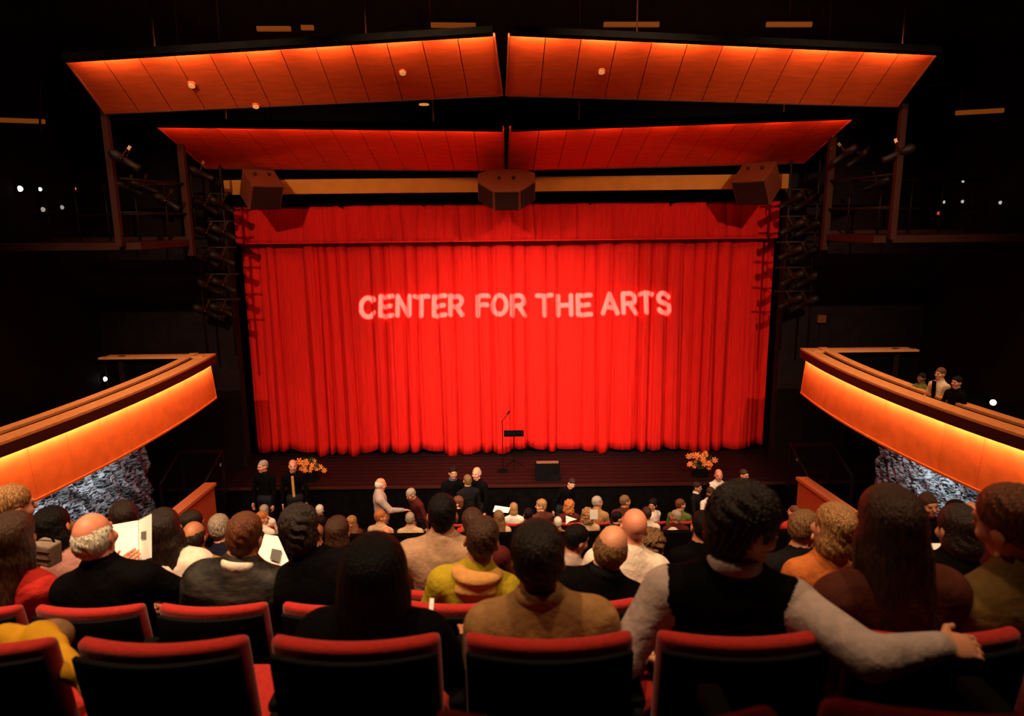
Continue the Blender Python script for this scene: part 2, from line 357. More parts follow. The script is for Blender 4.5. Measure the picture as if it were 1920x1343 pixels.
for s in (-1, 1):
    for k, y in enumerate((7.5, 9.4, 11.2)):
        t = thing('wall_washer', 'small cool lamp tucked under the %s balcony, %s from the rear' % ('left' if s < 0 else 'right', ORD[k]), 'lamp', (s*6.72, y, 3.25))
        MB().box((s*6.72, y, 3.315), (.12, .2, .1)).build('housing', M_steel, t)
        lamp('bulb', 'SPOT', (s*6.70, y, 3.25), (s*7.25, y+.25, 2.1), 95, (.86, .95, 1.0), t, spot_size=R(140), spot_blend=.9, shadow_soft_size=.03)

# ------------------------------------------------------------------ lettering projector: a lamp shining through a plate with the letters cut out
PJ = Vector((.09, .5, 10.85)); TG = Vector((.085, 16.5, 4.80))
pj = thing('gobo_projector', 'black projector casting white lettering onto the curtain', 'projector', PJ)
ax = (TG-PJ).normalized(); sx = ax.cross(Vector((0, 0, 1))).normalized(); sy = sx.cross(ax)
PM = Matrix((sx, sy, -ax)).transposed()
# stroke letters in a unit box: straight strokes and arcs (cx, cy, rx, ry, from, to in degrees)
GL_ = {'C': [('a', .5, .5, .40, .40, 42, 318)], 'E': [(.12, .1, .12, .9), (.12, .1, .92, .1), (.12, .5, .80, .5), (.12, .9, .92, .9)], 'N': [(.12, .1, .12, .9), (.12, .9, .88, .1), (.88, .1, .88, .9)], 'T': [(.08, .9, .92, .9), (.5, .1, .5, .9)],
       'R': [(.12, .1, .12, .9), (.12, .9, .55, .9), (.12, .48, .55, .48), ('a', .55, .69, .32, .21, -90, 90), (.50, .48, .90, .1)], 'F': [(.12, .1, .12, .9), (.12, .9, .92, .9), (.12, .52, .80, .52)], 'O': [('a', .5, .5, .40, .40, 0, 360)], 'H': [(.12, .1, .12, .9), (.88, .1, .88, .9), (.12, .5, .88, .5)],
       'A': [(.08, .1, .5, .92), (.92, .1, .5, .92), (.25, .36, .75, .36)], 'S': [('a', .5, .70, .36, .21, 25, 270), ('a', .5, .30, .38, .21, -155, 90)]}
LAY = [('C', 85, 185), ('E', 195, 275), ('N', 290, 375), ('T', 388, 477), ('E', 495, 572), ('R', 585, 668), ('F', 740, 815), ('O', 822, 917), ('R', 930, 1017), ('T', 1073, 1167), ('H', 1185, 1280), ('E', 1297, 1385), ('A', 1438, 1534), ('R', 1550, 1637), ('T', 1648, 1728), ('S', 1747, 1827)]
nxr, nyr = 1392, 104; PXX, PYY = np.meshgrid((np.arange(nxr)+.5)*1.25+85, (np.arange(nyr)+.5)*1.25)      # letter raster, units as in LAY, letters 130 high
hole = np.zeros((nyr, nxr), bool)
for ch, a, b in LAY:
    wl = b-a
    for st_ in GL_[ch]:
        if st_[0] == 'a':
            _, cx_, cy_, rx_, ry_, t0, t1 = st_; tt = np.radians(np.linspace(t0, t1, 19)); pts_ = [(a+(cx_+rx_*math.cos(t))*wl, (cy_+ry_*math.sin(t))*130) for t in tt]
        else: pts_ = [(a+st_[0]*wl, st_[1]*130), (a+st_[2]*wl, st_[3]*130)]
        for (x0_, y0_), (x1_, y1_) in zip(pts_[:-1], pts_[1:]):
            dx, dy = x1_-x0_, y1_-y0_; t = np.clip(((PXX-x0_)*dx+(PYY-y0_)*dy)/(dx*dx+dy*dy+1e-9), 0, 1)
            hole |= np.hypot(PXX-x0_-t*dx, PYY-y0_-t*dy) < 12.5
TL = (TG-PJ).length; DG = .30; W2 = 7.44/TL*DG/2; H2 = .57*math.cos(math.asin(-ax.z))/TL*DG/2
gb = MB(); cxs = np.linspace(-W2, W2, nxr+1); cys = np.linspace(-H2, H2, nyr+1)
def rect(x0_, x1_, y0_, y1_): gb.add([(x0_, y0_, 0), (x1_, y0_, 0), (x1_, y1_, 0), (x0_, y1_, 0)], [(0, 1, 2, 3)])
rect(-.11, .11, H2, .11); rect(-.11, .11, -.11, -H2); rect(-.11, -W2, -H2, H2); rect(W2, .11, -H2, H2)
prev = None; y_from = 0
def runs(row):
    d_ = np.diff(np.concatenate([[0], (~row).astype(int), [0]])); return list(zip(np.where(d_ == 1)[0], np.where(d_ == -1)[0]))
for r_ in range(nyr+1):
    cur_ = runs(hole[r_]) if r_ < nyr else None
    if cur_ != prev:
        if prev:
            for a, b in prev: rect(cxs[a], cxs[b], cys[y_from], cys[r_])
        prev = cur_; y_from = r_
gm = gb.mesh('gobo_plate', M_black)
gp = link_mesh('gobo_plate', gm, pj); gp.matrix_basis = Matrix.Translation(ax*DG) @ PM.to_4x4()
hm = MB()
for sgx, sgy in ((1, 0), (-1, 0), (0, 1), (0, -1)):
    hm.box((sgx*.115, sgy*.115, -.12), (.01 if sgx else .24, .01 if sgy else .24, .40))
hm.box((0, 0, .085), (.24, .24, .01))
h_ = link_mesh('housing', hm.mesh('housing', M_black), pj); h_.matrix_basis = PM.to_4x4()
MB().tube([(0, 0, .12), (0, 0, 2.0)], .02, 6).build('hanging_pole', M_steel, pj, world=False)
l = lamp('bulb', 'SPOT', PJ, TG, 370000, (1, .90, .88), pj, spot_size=R(27), spot_blend=.02, shadow_soft_size=.0004)

# ------------------------------------------------------------------ loudspeakers
def loudspeaker(label, foot, h, pos, yaw, pitch):
    t = thing('loudspeaker', label, 'speaker', pos, 0, 'loudspeakers hung over the stage front')
    Rm = Matrix.Rotation(yaw, 3, 'Z') @ Matrix.Rotation(pitch, 3, 'X')
    cab_ = body = fix_normals(MB().prism([Rm @ Vector((x, y, -h/2)) for x, y in foot], Rm @ Vector((0, 0, h))).build('cabinet', M_spk, t, world=False)); bevel(body, .015)
    n = len(foot)
    for k in range(n):
        a, b = Vector((*foot[k], 0)), Vector((*foot[(k+1) % n], 0))
        if max(a.y, b.y) > .12: continue
        d = (b-a).normalized(); nr = Vector((d.y, -d.x, 0))
        if nr.y > 0: nr = -nr
        a2, b2 = a+d*.03+nr*.004, b-d*.03+nr*.004; z = Vector((0, 0, h/2-.03))
        g = [a2-z, b2-z, b2+z, a2+z]; fix_normals(MB().hexa([Rm @ p for p in g]+[Rm @ (p+nr*.012) for p in g]).build('grille', M_grille, cab_, world=False))
    for x in (-.15, .15):
        p = Rm @ Vector((x, .1, h/2)); MB().tube([p, Vector((p.x, p.y+.2, 7.62-pos[2])), Vector((p.x, 15.70-pos[1], 7.60-pos[2]))], .012, 6).build('hanging_rod', M_bronze, t, world=False)
        MB().sphere(p+Vector((0, 0, .03)), .04).build('eye_bolt', M_bronze, cab_, True, False)
    return t
loudspeaker('wide many-sided brown loudspeaker hanging at the middle of the ochre beam', [(-.27, -.30), (.27, -.30), (.60, .02), (.60, .30), (.35, .45), (-.35, .45), (-.60, .30), (-.60, .02)], .50, at(950, 360, 14.9), 0, R(40))
loudspeaker('boxy brown loudspeaker hanging at the left end of the ochre beam', [(-.33, -.30), (.33, -.30), (.33, .34), (-.33, .34)], .58, at(491, 357, 14.9), R(38), R(34))
loudspeaker('boxy brown loudspeaker hanging at the right end of the ochre beam', [(-.36, -.32), (.36, -.32), (.36, .36), (-.36, .36)], .60, at(1418, 346, 14.9), R(-42), R(36))

# ------------------------------------------------------------------ stage lighting on side ladders and galleries
def make_spot():
    t = thing('stage_spotlight', 'x', 'stage light')
    MB().tube([(0, -.26, 0), (0, -.22, 0), (0, -.05, 0), (0, -.03, 0), (0, .24, 0), (0, .26, 0)], [.05, .085, .09, .065, .065, .075], 12).build('barrel', M_steel, t, True, False); br_ = t.children[0]
    MB().tube([(0, .26, 0), (0, .275, 0)], [.08, .08], 12).build('gel_frame', M_steel, br_, True, False)
    yk_ = MB().tube([(-.11, -.02, 0), (-.11, -.02, .14), (-.07, -.02, .19), (.07, -.02, .19), (.11, -.02, .14), (.11, -.02, 0)], .012, 6).build('yoke', M_bronze, t, True, False)
    MB().box((0, -.02, .23), (.05, .05, .08)).build('clamp', M_chrome, yk_, world=False)
    MB().sphere((.125, -.02, 0), .022, 8, 5).build('knob', M_chrome, yk_, True, False)
    return t
M_chrome = mat('worn_metal', (.16, .07, .035), .3, .5, metal=1)
SPOT0 = make_spot(); spot_n = [0]
def spot(loc, d, label, group, s=1.0):
    o = SPOT0 if spot_n[0] == 0 else copy_tree(SPOT0); spot_n[0] += 1
    d = Vector(d).normalized(); xx = d.cross(Vector((0, 0, 1))).normalized(); zz = xx.cross(d)
    o.matrix_basis = Matrix.Translation(loc) @ Matrix((xx, d, zz)).transposed().to_4x4() @ Matrix.Scale(s, 4)
    o['label'] = label; o['group'] = group; o['category'] = 'stage light'
for s, nm, cx, ys in ((-1, 'left', (384, 415), (386, 438, 487, 537, 584)), (1, 'right', (1513, 1484), (378, 428, 476, 524, 568))):
    top = at((400 if s < 0 else 1500), 330, 15.05); bot = at((430 if s < 0 else 1480), 640, 15.05)
    lx = [at(cx[0]-14*s*-1, 460, 15.05).x, at(cx[1]+10*s*-1, 460, 15.05).x]
    t = thing('lighting_ladder', 'dark vertical pipe ladder with stage lights on the %s of the curtain' % nm, 'lighting rig', (sum(lx)/2, 15.05, 3.9))
    for x in lx: MB().tube([(x, 15.05, 3.9), (x, 15.05, 9.4)], .025, 8).build('upright', M_steel, t, True)
    for k, py in enumerate(ys):
        z = at(cx[0], py, 15.0).z+.25
        MB().tube([(lx[0]-.2, 15.05, z), (lx[1]+.2, 15.05, z)] if lx[0] < lx[1] else [(lx[1]-.2, 15.05, z), (lx[0]+.2, 15.05, z)], .024, 8).build('rung', M_steel, t, True)
        for c_, px in enumerate(cx):
            spot(at(px+(k % 2)*3, py+c_*-2, 14.98), (-s*.75, .45, -.55+.05*(k % 3)), 'dark stage spotlight on the %s ladder, %s rung from the top, %s the curtain' % (nm, ORD[k], 'farther from' if c_ == 0 else 'nearer'), 'spotlights on the side ladders')
    MB().tube([(lx[0], 15.05, 9.4), (lx[0], 15.05, 13)], .02, 6).build('hanger', M_steel, t, True)

def gallery(s, nm, p1, p2, deck, rail):
    A1 = [at(*p, 12.1) for p in p1]; A2 = [at(*p, 14.1) for p in p2]
    dk = at(*deck, 14.1); rz = at(*rail, 13).z; xo = s*9.5
    t = thing('lighting_gallery', 'dark steel lighting gallery with rails on the %s wall' % nm, 'gallery', (xo, 13, dk.z))
    xi = A2[0].x
    MB().box(((xi+xo)/2, 13.2, dk.z), (abs(xo-xi), 2.0, .12)).build('deck', M_bronze, t)
    MB().box(((xi+xo)/2, 14.2, dk.z+.02), (abs(xo-xi), .05, .22)).build('toe_board', M_bronze, t)
    MB().box((A1[0].x, 12.1, (A1[0].z+dk.z)/2), (.10, .10, A1[0].z-dk.z)).build('post', M_bronze, t)
    MB().box((A2[0].x, 14.1, (A2[0].z+dk.z)/2), (.12, .12, A2[0].z-dk.z+.5)).build('post', M_bronze, t)
    for z in (rz, (rz+dk.z)/2):
        MB().tube([(xi, 14.1, z), (xo, 14.1, z)], .022, 6).build('rail', M_steel, t, True)
        MB().tube([(xi, 14.1, z), (A1[0].x, 12.2, z)], .022, 6).build('rail', M_steel, t, True)
    for k in range(5): x = xi+(xo-xi)*(k+.7)/5.2; MB().tube([(x, 14.1, dk.z), (x, 14.1, rz)], .018, 6).build('baluster', M_steel, t, True)
gallery(-1, 'left', ((195, 200), (200, 345)), ((340, 280), (350, 480)), (350, 456), (200, 340))
gallery(1, 'right', ((1695, 195), (1690, 345)), ((1560, 270), (1552, 450)), (1552, 445), (1690, 332))
GL = [(232, 300, 12.0, (.8, .2, -.55), 'left gallery post, longest of that cluster'), (240, 352, 13.9, (.7, .5, -.4), 'left gallery rail, farthest out'), (268, 350, 13.9, (.7, .5, -.4), 'left gallery rail, in the middle'), (312, 378, 13.9, (.75, .3, -.55), 'left gallery rail, nearest the curtain'), (375, 325, 14.5, (.8, .4, -.4), 'left gallery, right under the lower canopy')]
for px, py, Y, d, lb in GL: spot(at(px, py, Y), d, 'dark stage spotlight on the %s' % lb, 'spotlights on the galleries', .95)
GR = [(1585, 290, 13.6, (-.75, .3, -.6), 'right gallery, first from the curtain'), (1612, 295, 13.6, (-.75, .3, -.6), 'right gallery, second from the curtain'), (1686, 288, 12.1, (-.85, .3, -.4), 'right gallery, third from the curtain'), (1645, 345, 13.9, (-.7, .5, -.4), 'right gallery rail, lower than the rest')]
for px, py, Y, d, lb in GR: spot(at(px, py, Y), d, 'dark stage spotlight on the %s' % lb, 'spotlights on the galleries', .95)

# catwalk edges above the canopies, the light they catch put in as glow
M_litbar = mat('lit_bar_glow', (.10, .03, .01), .6, .2, emit=(1, .21, .02), estr=.15)
EDGE_BARS = [((482, 54), (545, 54), 'first from the left above the upper canopies'), ((565, 52), (588, 52), 'shortest above the upper canopies'), ((808, 47), (892, 48), 'just left of the canopy gap'), ((1132, 46), (1236, 46), 'right of the canopy gap'), ((1437, 46), (1522, 46), 'farthest right above the upper canopies'), ((-30, 224), (83, 228), 'beside the left wall'), ((1793, 212), (1881, 207), 'beside the right wall')]
for (a, b, lb) in EDGE_BARS:
    p, q = at(*a, 13.0), at(*b, 13.0); t = thing('lit_catwalk_bar', 'slim orange catwalk edge with added glow, '+lb, 'catwalk bar', (p+q)/2, 0, 'orange catwalk bars under the roof')
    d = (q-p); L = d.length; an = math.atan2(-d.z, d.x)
    MB().box((0, 0, 0), (L, .06, .075), Matrix.Rotation(an, 3, 'Y')).build('tube', M_litbar, t, world=False)
    MB().box((0, 0, .075), (L, .09, .05), Matrix.Rotation(an, 3, 'Y')).build('bar_cap', M_black, t, world=False)
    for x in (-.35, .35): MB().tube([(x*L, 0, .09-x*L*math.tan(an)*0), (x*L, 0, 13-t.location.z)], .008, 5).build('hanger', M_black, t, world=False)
for pts, nm in (((75, 250), (75, 160), (84, 155), (120, 153)), 'left'), (((1802, 205), (1802, 162), (1793, 156), (1740, 160)), 'right'):
    P = [at(x, y, 12.6) for x, y in pts]; o = MB().tube([p-P[0] for p in P], .018, 8).build('bent_pipe', M_bronze, None, True); o.location = P[0]
    MB().tube([P[-1]-P[0], Vector((P[-1].x, P[-1].y, 13))-P[0]], .01, 6).build('hanger', M_black, o, world=False)
    tag(o, 'thin bent pipe hanging beside the %s end of the upper canopy' % nm, 'pipe')
# small downlights: on the canopies and under the soffit
M_lens = mat('lens_glow', (.5, .3, .15), .4, .3, emit=(1, .36, .10), estr=.6)
def on_plane(px, py, a, b, c_):
    n_ = (b-a).cross(c_-a); d = ray(px, py); o = Vector((0, 0, CZ)); return o+d*((a-o).dot(n_)/d.dot(n_)), n_.normalized()
UL = (A(130, 120, 11), A(925, 71, 11), A(200, 213, 12)); UR = (A(956, 71, 11), A(1750, 107, 11), A(1680, 200, 12))
for px, py, pl, lb in [(360, 156, UL, 'left end of the upper left canopy'), (755, 132, UL, 'middle of the upper left canopy'), (1128, 130, UR, 'middle of the upper right canopy'), (480, 195, UL, 'lower edge of the upper left canopy')]:
    p, n_ = on_plane(px, py, *pl); n_ = n_ if n_.z < 0 else -n_
    t = thing('recessed_downlight', 'small glowing downlight at the '+lb, 'lamp', p)
    MB().tube([n_*-.01, n_*.062], [.05, .05], 14).build('lens', M_lens, t, world=False)
    MB().tube([n_*-.06, n_*.055], [.06, .06], 14).build('trim_ring', M_parapet, t, world=False)
p = at(795, 196, 12.5); t = thing('recessed_downlight', 'small glowing downlight in the dark gap between the canopies', 'lamp', p)
MB().tube([(0, 0, -.01), (0, 0, .01)], [.085, .085], 14).build('lens', M_lens, t, world=False); MB().tube([(0, 0, .01), (0, 0, .12)], [.09, .09], 14).build('can', M_black, t, world=False); MB().tube([(0, 0, .12), (0, 0, 13-p.z)], .012, 5).build('hanger', M_black, t, world=False)
# tiny wall lamps
def dot(px, py, s, col, st, r, lb, wallx=9.49):
    p = onx(px, py, s*wallx); m = mat('dot_%s_%.1f' % (str(col), st), col, .4, emit=col, estr=st)
    t = thing('wall_lamp', lb, 'lamp', p)
    MB().sphere((-s*.02, 0, 0), r, 10, 6).build('bulb', m, t, True, False); MB().box((s*0.0, 0, 0), (.03, r*3, r*3)).build('back_plate', M_black, t, world=False)
WH, RD = (1, .95, .85), (1, .12, .12)
for a in [(35, 354, -1, WH, 4, .055, 'brightest small white lamp high on the left wall'), (73, 355, -1, WH, 1.2, .04, 'dimmer small white lamp right of the brightest one, left wall'), (138, 354, -1, RD, 1.0, .035, 'tiny red lamp high on the left wall beside white ones'),
          (78, 393, -1, WH, .25, .05, 'faint white lamp on left wall, below the bright pair'), (114, 389, -1, WH, .25, .045, 'faint white lamp on left wall, right of another faint one'), (195, 411, -1, RD, .35, .045, 'faint red lamp on left wall under the gallery'),
          (1808, 340, 1, WH, .5, .03, 'faint white lamp highest on the right wall'), (1772, 379, 1, WH, .4, .035, 'faint white lamp on right wall, leftmost of three level ones'), (1807, 378, 1, WH, .4, .035, 'faint white lamp on right wall, middle of three level ones'), (1878, 380, 1, WH, .4, .035, 'faint white lamp on right wall, rightmost of three level ones'), (1762, 400, 1, RD, .35, .04, 'faint red lamp on right wall below the white ones'),
          (195, 711, -1, WH, 14, .05, 'bright white lamp behind the left balcony rail')]: dot(*a)
p = onx(1862, 755, 7.6); t = thing('wall_lamp', 'bright white lamp on a post behind the right balcony rail', 'lamp', (p.x, p.y, 3.44))
MB().sphere((0, 0, p.z-3.44), .045, 10, 6).build('bulb', mat('dot_post', WH, .4, emit=WH, estr=14), t, True, False); MB().tube([(0, 0, 0), (0, 0, p.z-3.48)], .015, 6).build('post', M_black, t, world=False)
for px, py, nm in ((415, 872, 'left'), (1497, 862, 'right')):
    p = at(px, py, 15.83); o = MB().tube([(0, .02, 0), (0, -.01, 0)], [.05, .045], 10).build('wall_plate', mat('pale_plate', (.35, .3, .28), .5), None); o.location = p; tag(o, 'tiny pale round plate low on the wall %s of the curtain' % nm, 'wall plate')
p = at(1540, 598, 15.78); t = thing('wall_box', 'small square orange box on the dark wall right of the curtain', 'box', p)
bevel(MB().box((0, 0, 0), (.19, .10, .18)).build('case', mat('orange_box', (.16, .04, .008), .5), t, world=False)); MB().tube([(0, .03, -.09), (0, .03, -.5)], .012, 6).build('conduit', M_steel, t, world=False)

# ------------------------------------------------------------------ things on the stage
SZ = 1.031
p = onz(964, 872, SZ); p = at(964, 866, 15.5); p.z = SZ
t = thing('music_stand', 'black music stand with flat desk at the middle of the stage', 'music stand', (p.x, 15.5, SZ))
dz = at(965, 812, 15.5).z-SZ
dk_ = bevel(MB().box((0, 0, dz), (.46, .05, .12), Matrix.Rotation(R(-25), 3, 'X')).build('desk', M_black, t, world=False), .008); MB().box((0, -.05, dz-.06), (.46, .06, .012)).build('ledge', M_black, dk_, world=False)
MB().tube([(0, 0, .2), (0, 0, dz)], .012, 6).build('stem', M_black, t, world=False)
for k in range(3): a = k*2.094+.5; MB().tube([(0, 0, .22), (.26*math.cos(a), .26*math.sin(a), .01)], .009, 6).build('leg', M_black, t, world=False)
p = at(943, 866, 15.35); hz = at(942, 790, 15.35).z-SZ
t = thing('microphone_stand', 'slim black microphone stand with tilted boom left of the music stand', 'microphone stand', (p.x, 15.35, SZ))
MB().tube([(0, 0, .02), (0, 0, hz)], .010, 6).build('pole', M_black, t, world=False); bo_ = MB().tube([(-.03, 0, hz-.03), (.12, .02, hz+.16)], .008, 6).build('boom', M_black, t, world=False)
MB().tube([(.11, .02, hz+.15), (.14, .02, hz+.19), (.17, .025, hz+.23)], [.012, .02, .024], 8).build('microphone', M_black, bo_, True, False); MB().tube([(0, 0, 0), (0, 0, .025)], [.13, .12], 14).build('base', M_black, t, world=False)
p = onz(1027, 897, SZ)
t = thing('stage_monitor', 'low black wedge monitor speaker on the stage right of the microphone', 'speaker', (p.x, p.y, SZ))
fix_normals(MB().prism([(-.28, -.16, 0), (-.28, .2, 0), (-.28, .2, .32), (-.28, .08, .34)], (.56, 0, 0)).build('cabinet', M_black, t, world=False)); MB().box((0, .13, .335), (.5, .14, .012)).build('top_strip', mat('tan_strip', (.20, .09, .04), .6), t, world=False)
M_petal = mat('petal_orange', (.85, .22, .05), .6, .2, noise=.3, nscale=20); M_leaf = mat('leaf_dark', (.03, .05, .015), .6)
def flowers(px, py, Y, base_z, wd, ht, n, label, seed, leanx):
    rs = random.Random(seed); c = at(px, py, Y); t = thing('flower_arrangement', label, 'flowers', (c.x, Y, base_z)); H = c.z-base_z
    MB().tube([(0, 0, 0), (0, 0, .02), (0, 0, .06), (0, 0, H*.45), (0, 0, H-.35)], [.2, .2, .04, .03, .04], 12).build('pedestal', M_black, t, True, False)
    MB().tube([(0, 0, H-.36), (0, 0, H-.3), (0, 0, H-.15)], [.05, .11, .15], 12).build('vase', M_black, t, True, False)
    blo = MB()
    for k in range(7):
        a = k*.9; blo.add([(0, 0, 0), (.05*math.cos(a-.35), .05*math.sin(a-.35), .025), (.075*math.cos(a), .075*math.sin(a), .012), (.05*math.cos(a+.35), .05*math.sin(a+.35), .025)], [(0, 1, 2, 3)])
    blo.sphere((0, 0, .012), .025, 8, 4); bme = blo.mesh('blossom', M_petal)
    lme = MB().add([(0, 0, 0), (.035, .0, .07), (0, 0, .19), (-.035, 0, .07), (0, .02, .09)], [(0, 1, 4), (1, 2, 4), (2, 3, 4), (3, 0, 4)]).mesh('leaf', M_leaf)
    for k in range(n):
        u, v = rs.gauss(0, .42), rs.uniform(-.5, .8); q = Vector((u*wd+leanx*v, rs.uniform(-.12, .12), H+v*ht))
        st = MB().tube([(0, 0, H-.16), (q.x*.5, q.y*.5, H-.02), q], .005, 4).build('stem', M_leaf, t, world=False)
        b = link_mesh('blossom', bme, st); b.location = q; b.rotation_euler = (R(60)+rs.uniform(-.6, .6), rs.uniform(-.5, .5), rs.uniform(-.6, .6)); b.scale = (rs.uniform(.8, 1.35),)*3
        lf = link_mesh('leaf', lme, t); lf.location = q*.6+Vector((0, 0, H*.38)); lf.rotation_euler = (rs.uniform(-1, 1), rs.uniform(-1.2, 1.2), rs.uniform(0, 6))
flowers(582, 874, 15.0, SZ, .34, .16, 24, 'orange flower arrangement on the left front of the stage', 2, .0)
flowers(1313, 868, 15.0, SZ, .30, .26, 26, 'orange flower arrangement on the right front of the stage', 5, .0)
# wooden parapets at the ends of the stalls and handrails by the stage corners
for s, nm, fx, nx_, tops in ((-1, 'left', -5.95, -6.0, 1.70), (1, 'right', 5.66, 5.85, 1.68)):
    t = thing('aisle_parapet', 'reddish wooden parapet wall at the %s side of the front stalls' % nm, 'low wall', ((fx+nx_)/2, 12.4, 0), 0, 'aisle parapets')
    p = [(nx_-s*.0, 11.4, 0), (nx_+s*.16, 11.4, 0), (fx+s*.16, 13.05, 0), (fx, 13.05, 0)]
    fix_normals(MB().hexa(p+[(x, y, tops-.06) for x, y, z in p]).build('panel', M_parapet, t))
    e = .035; pc = [(nx_-s*e, 11.36, tops-.06), (nx_+s*(.16+e), 11.36, tops-.06), (fx+s*(.16+e), 13.09, tops-.06), (fx-s*e, 13.09, tops-.06)]
    fix_normals(MB().hexa(pc+[(x, y, tops) for x, y, z in pc]).build('cap', mat('parapet_cap', (.55, .12, .04), .45, .3), t))
    hx = fx+s*.45
    t = thing('stage_steps', 'dark steps with wooden handrails at the %s corner of the stage' % nm, 'steps', (hx+s*.3, 13.9, 0), 0, 'corner steps')
    for k in range(4): MB().box((hx+s*.35, 13.35+k*.27+.14, .125+k*.125), (1.0, .27, .25+k*.25)).build('step', M_black, t)
    for xx in (hx-s*.1, hx+s*.8):
        MB().tube([(xx, 13.4, 1.55), (xx, 14.35, 1.95)], .03, 8).build('handrail', M_steel, t, True)
        for yy, z in ((13.4, 1.55), (14.35, 1.95)): MB().box((xx, yy, z/2), (.05, .05, z))  .build('post', M_steel, t)
    MB().box((hx+s*.35, 14.36, 1.92), (.9, .05, .06)).build('cross_rail', M_bronze, t)
#--PART3
# ------------------------------------------------------------------ people: continuous bodies grown from a distance field
def smin(a, b, k):
    h = np.clip(.5+.5*(b-a)/k, 0, 1); return b*(1-h)+a*h-k*h*(1-h)
class Field:
    def __init__(s): s.p = []; s.sub = []; s.warp = None
    def ell(s, c, r, Rm=None, k=.03, lab=0):
        s.p.append(('e', np.array(c, float), np.array(r, float), None if Rm is None else np.array(Rm, float), k, lab)); return s
    def cap(s, a, b, ra, rb, k=.03, lab=0):
        s.p.append(('c', np.array(a, float), np.array(b, float), ra, rb, k, lab)); return s
    def cut(s, c, r, Rm=None): s.sub.append(('e', np.array(c, float), np.array(r, float), None if Rm is None else np.array(Rm, float), 0, 0)); return s
    @staticmethod
    def dist(p, P):
        if p[0] == 'e':
            q = P-p[1]
            if p[3] is not None: q = q @ p[3]
            k0 = np.sqrt(((q/p[2])**2).sum(-1)); k1 = np.sqrt(((q/p[2]**2)**2).sum(-1))+1e-9
            return k0*(k0-1)/k1
        a, b, ra, rb = p[1:5]; ab = b-a; t = np.clip(((P-a) @ ab)/(ab @ ab+1e-12), 0, 1)
        return np.sqrt(((P-a-t[..., None]*ab)**2).sum(-1))-(ra+(rb-ra)*t)
    @staticmethod
    def bound(p):
        if p[0] == 'e':
            r = p[2].max() if p[3] is not None else p[2]; return p[1]-r, p[1]+r
        r = max(p[3], p[4]); return np.minimum(p[1], p[2])-r, np.maximum(p[1], p[2])+r
    def mesh(s, name, h, nmat=1):
        bs = [s.bound(p) for p in s.p]; lo = np.min([b[0] for b in bs], 0)-3*h-.01; hi = np.max([b[1] for b in bs], 0)+3*h+.01
        n = np.ceil((hi-lo)/h).astype(int)+1
        G = np.full(n, .08, np.float32); ax = [lo[i]+h*np.arange(n[i]) for i in range(3)]
        def local(p, pad):
            b0, b1 = s.bound(p); i0 = np.maximum(0, np.floor((b0-pad-lo)/h).astype(int)); i1 = np.minimum(n, np.ceil((b1+pad-lo)/h).astype(int)+1)
            sl = tuple(slice(i0[i], i1[i]) for i in range(3))
            return sl, np.stack(np.meshgrid(*[ax[i][sl[i]] for i in range(3)], indexing='ij'), -1)
        for p in s.p:
            sl, P = local(p, .07); d = s.dist(p, P); G[sl] = smin(G[sl], d, p[-2])
        if s.warp:
            P = np.stack(np.meshgrid(*ax, indexing='ij'), -1); m = np.abs(G) < .05; G[m] += s.warp(P[m])
        for p in s.sub:
            sl, P = local(p, .03); G[sl] = np.maximum(G[sl], -s.dist(p, P))
        V, Q = nets(G, lo, h)
        me = bpy.data.meshes.new(name); me.vertices.add(len(V)); me.vertices.foreach_set('co', V.astype(np.float32).ravel())
        me.loops.add(len(Q)*4); me.loops.foreach_set('vertex_index', Q.astype(np.int32).ravel())
        me.polygons.add(len(Q)); me.polygons.foreach_set('loop_start', (np.arange(len(Q))*4).astype(np.int32)); me.polygons.foreach_set('loop_total', np.full(len(Q), 4, np.int32))
        if nmat > 1:
            C = V[Q].mean(1); D = np.stack([s.dist(p, C) for p in s.p], 0); L = np.array([p[-1] for p in s.p]); me.polygons.foreach_set('material_index', L[D.argmin(0)].astype(np.int32))
        me.update(); me.validate(); me.shade_smooth()
        for _ in range(nmat): me.materials.append(M_black)
        return me
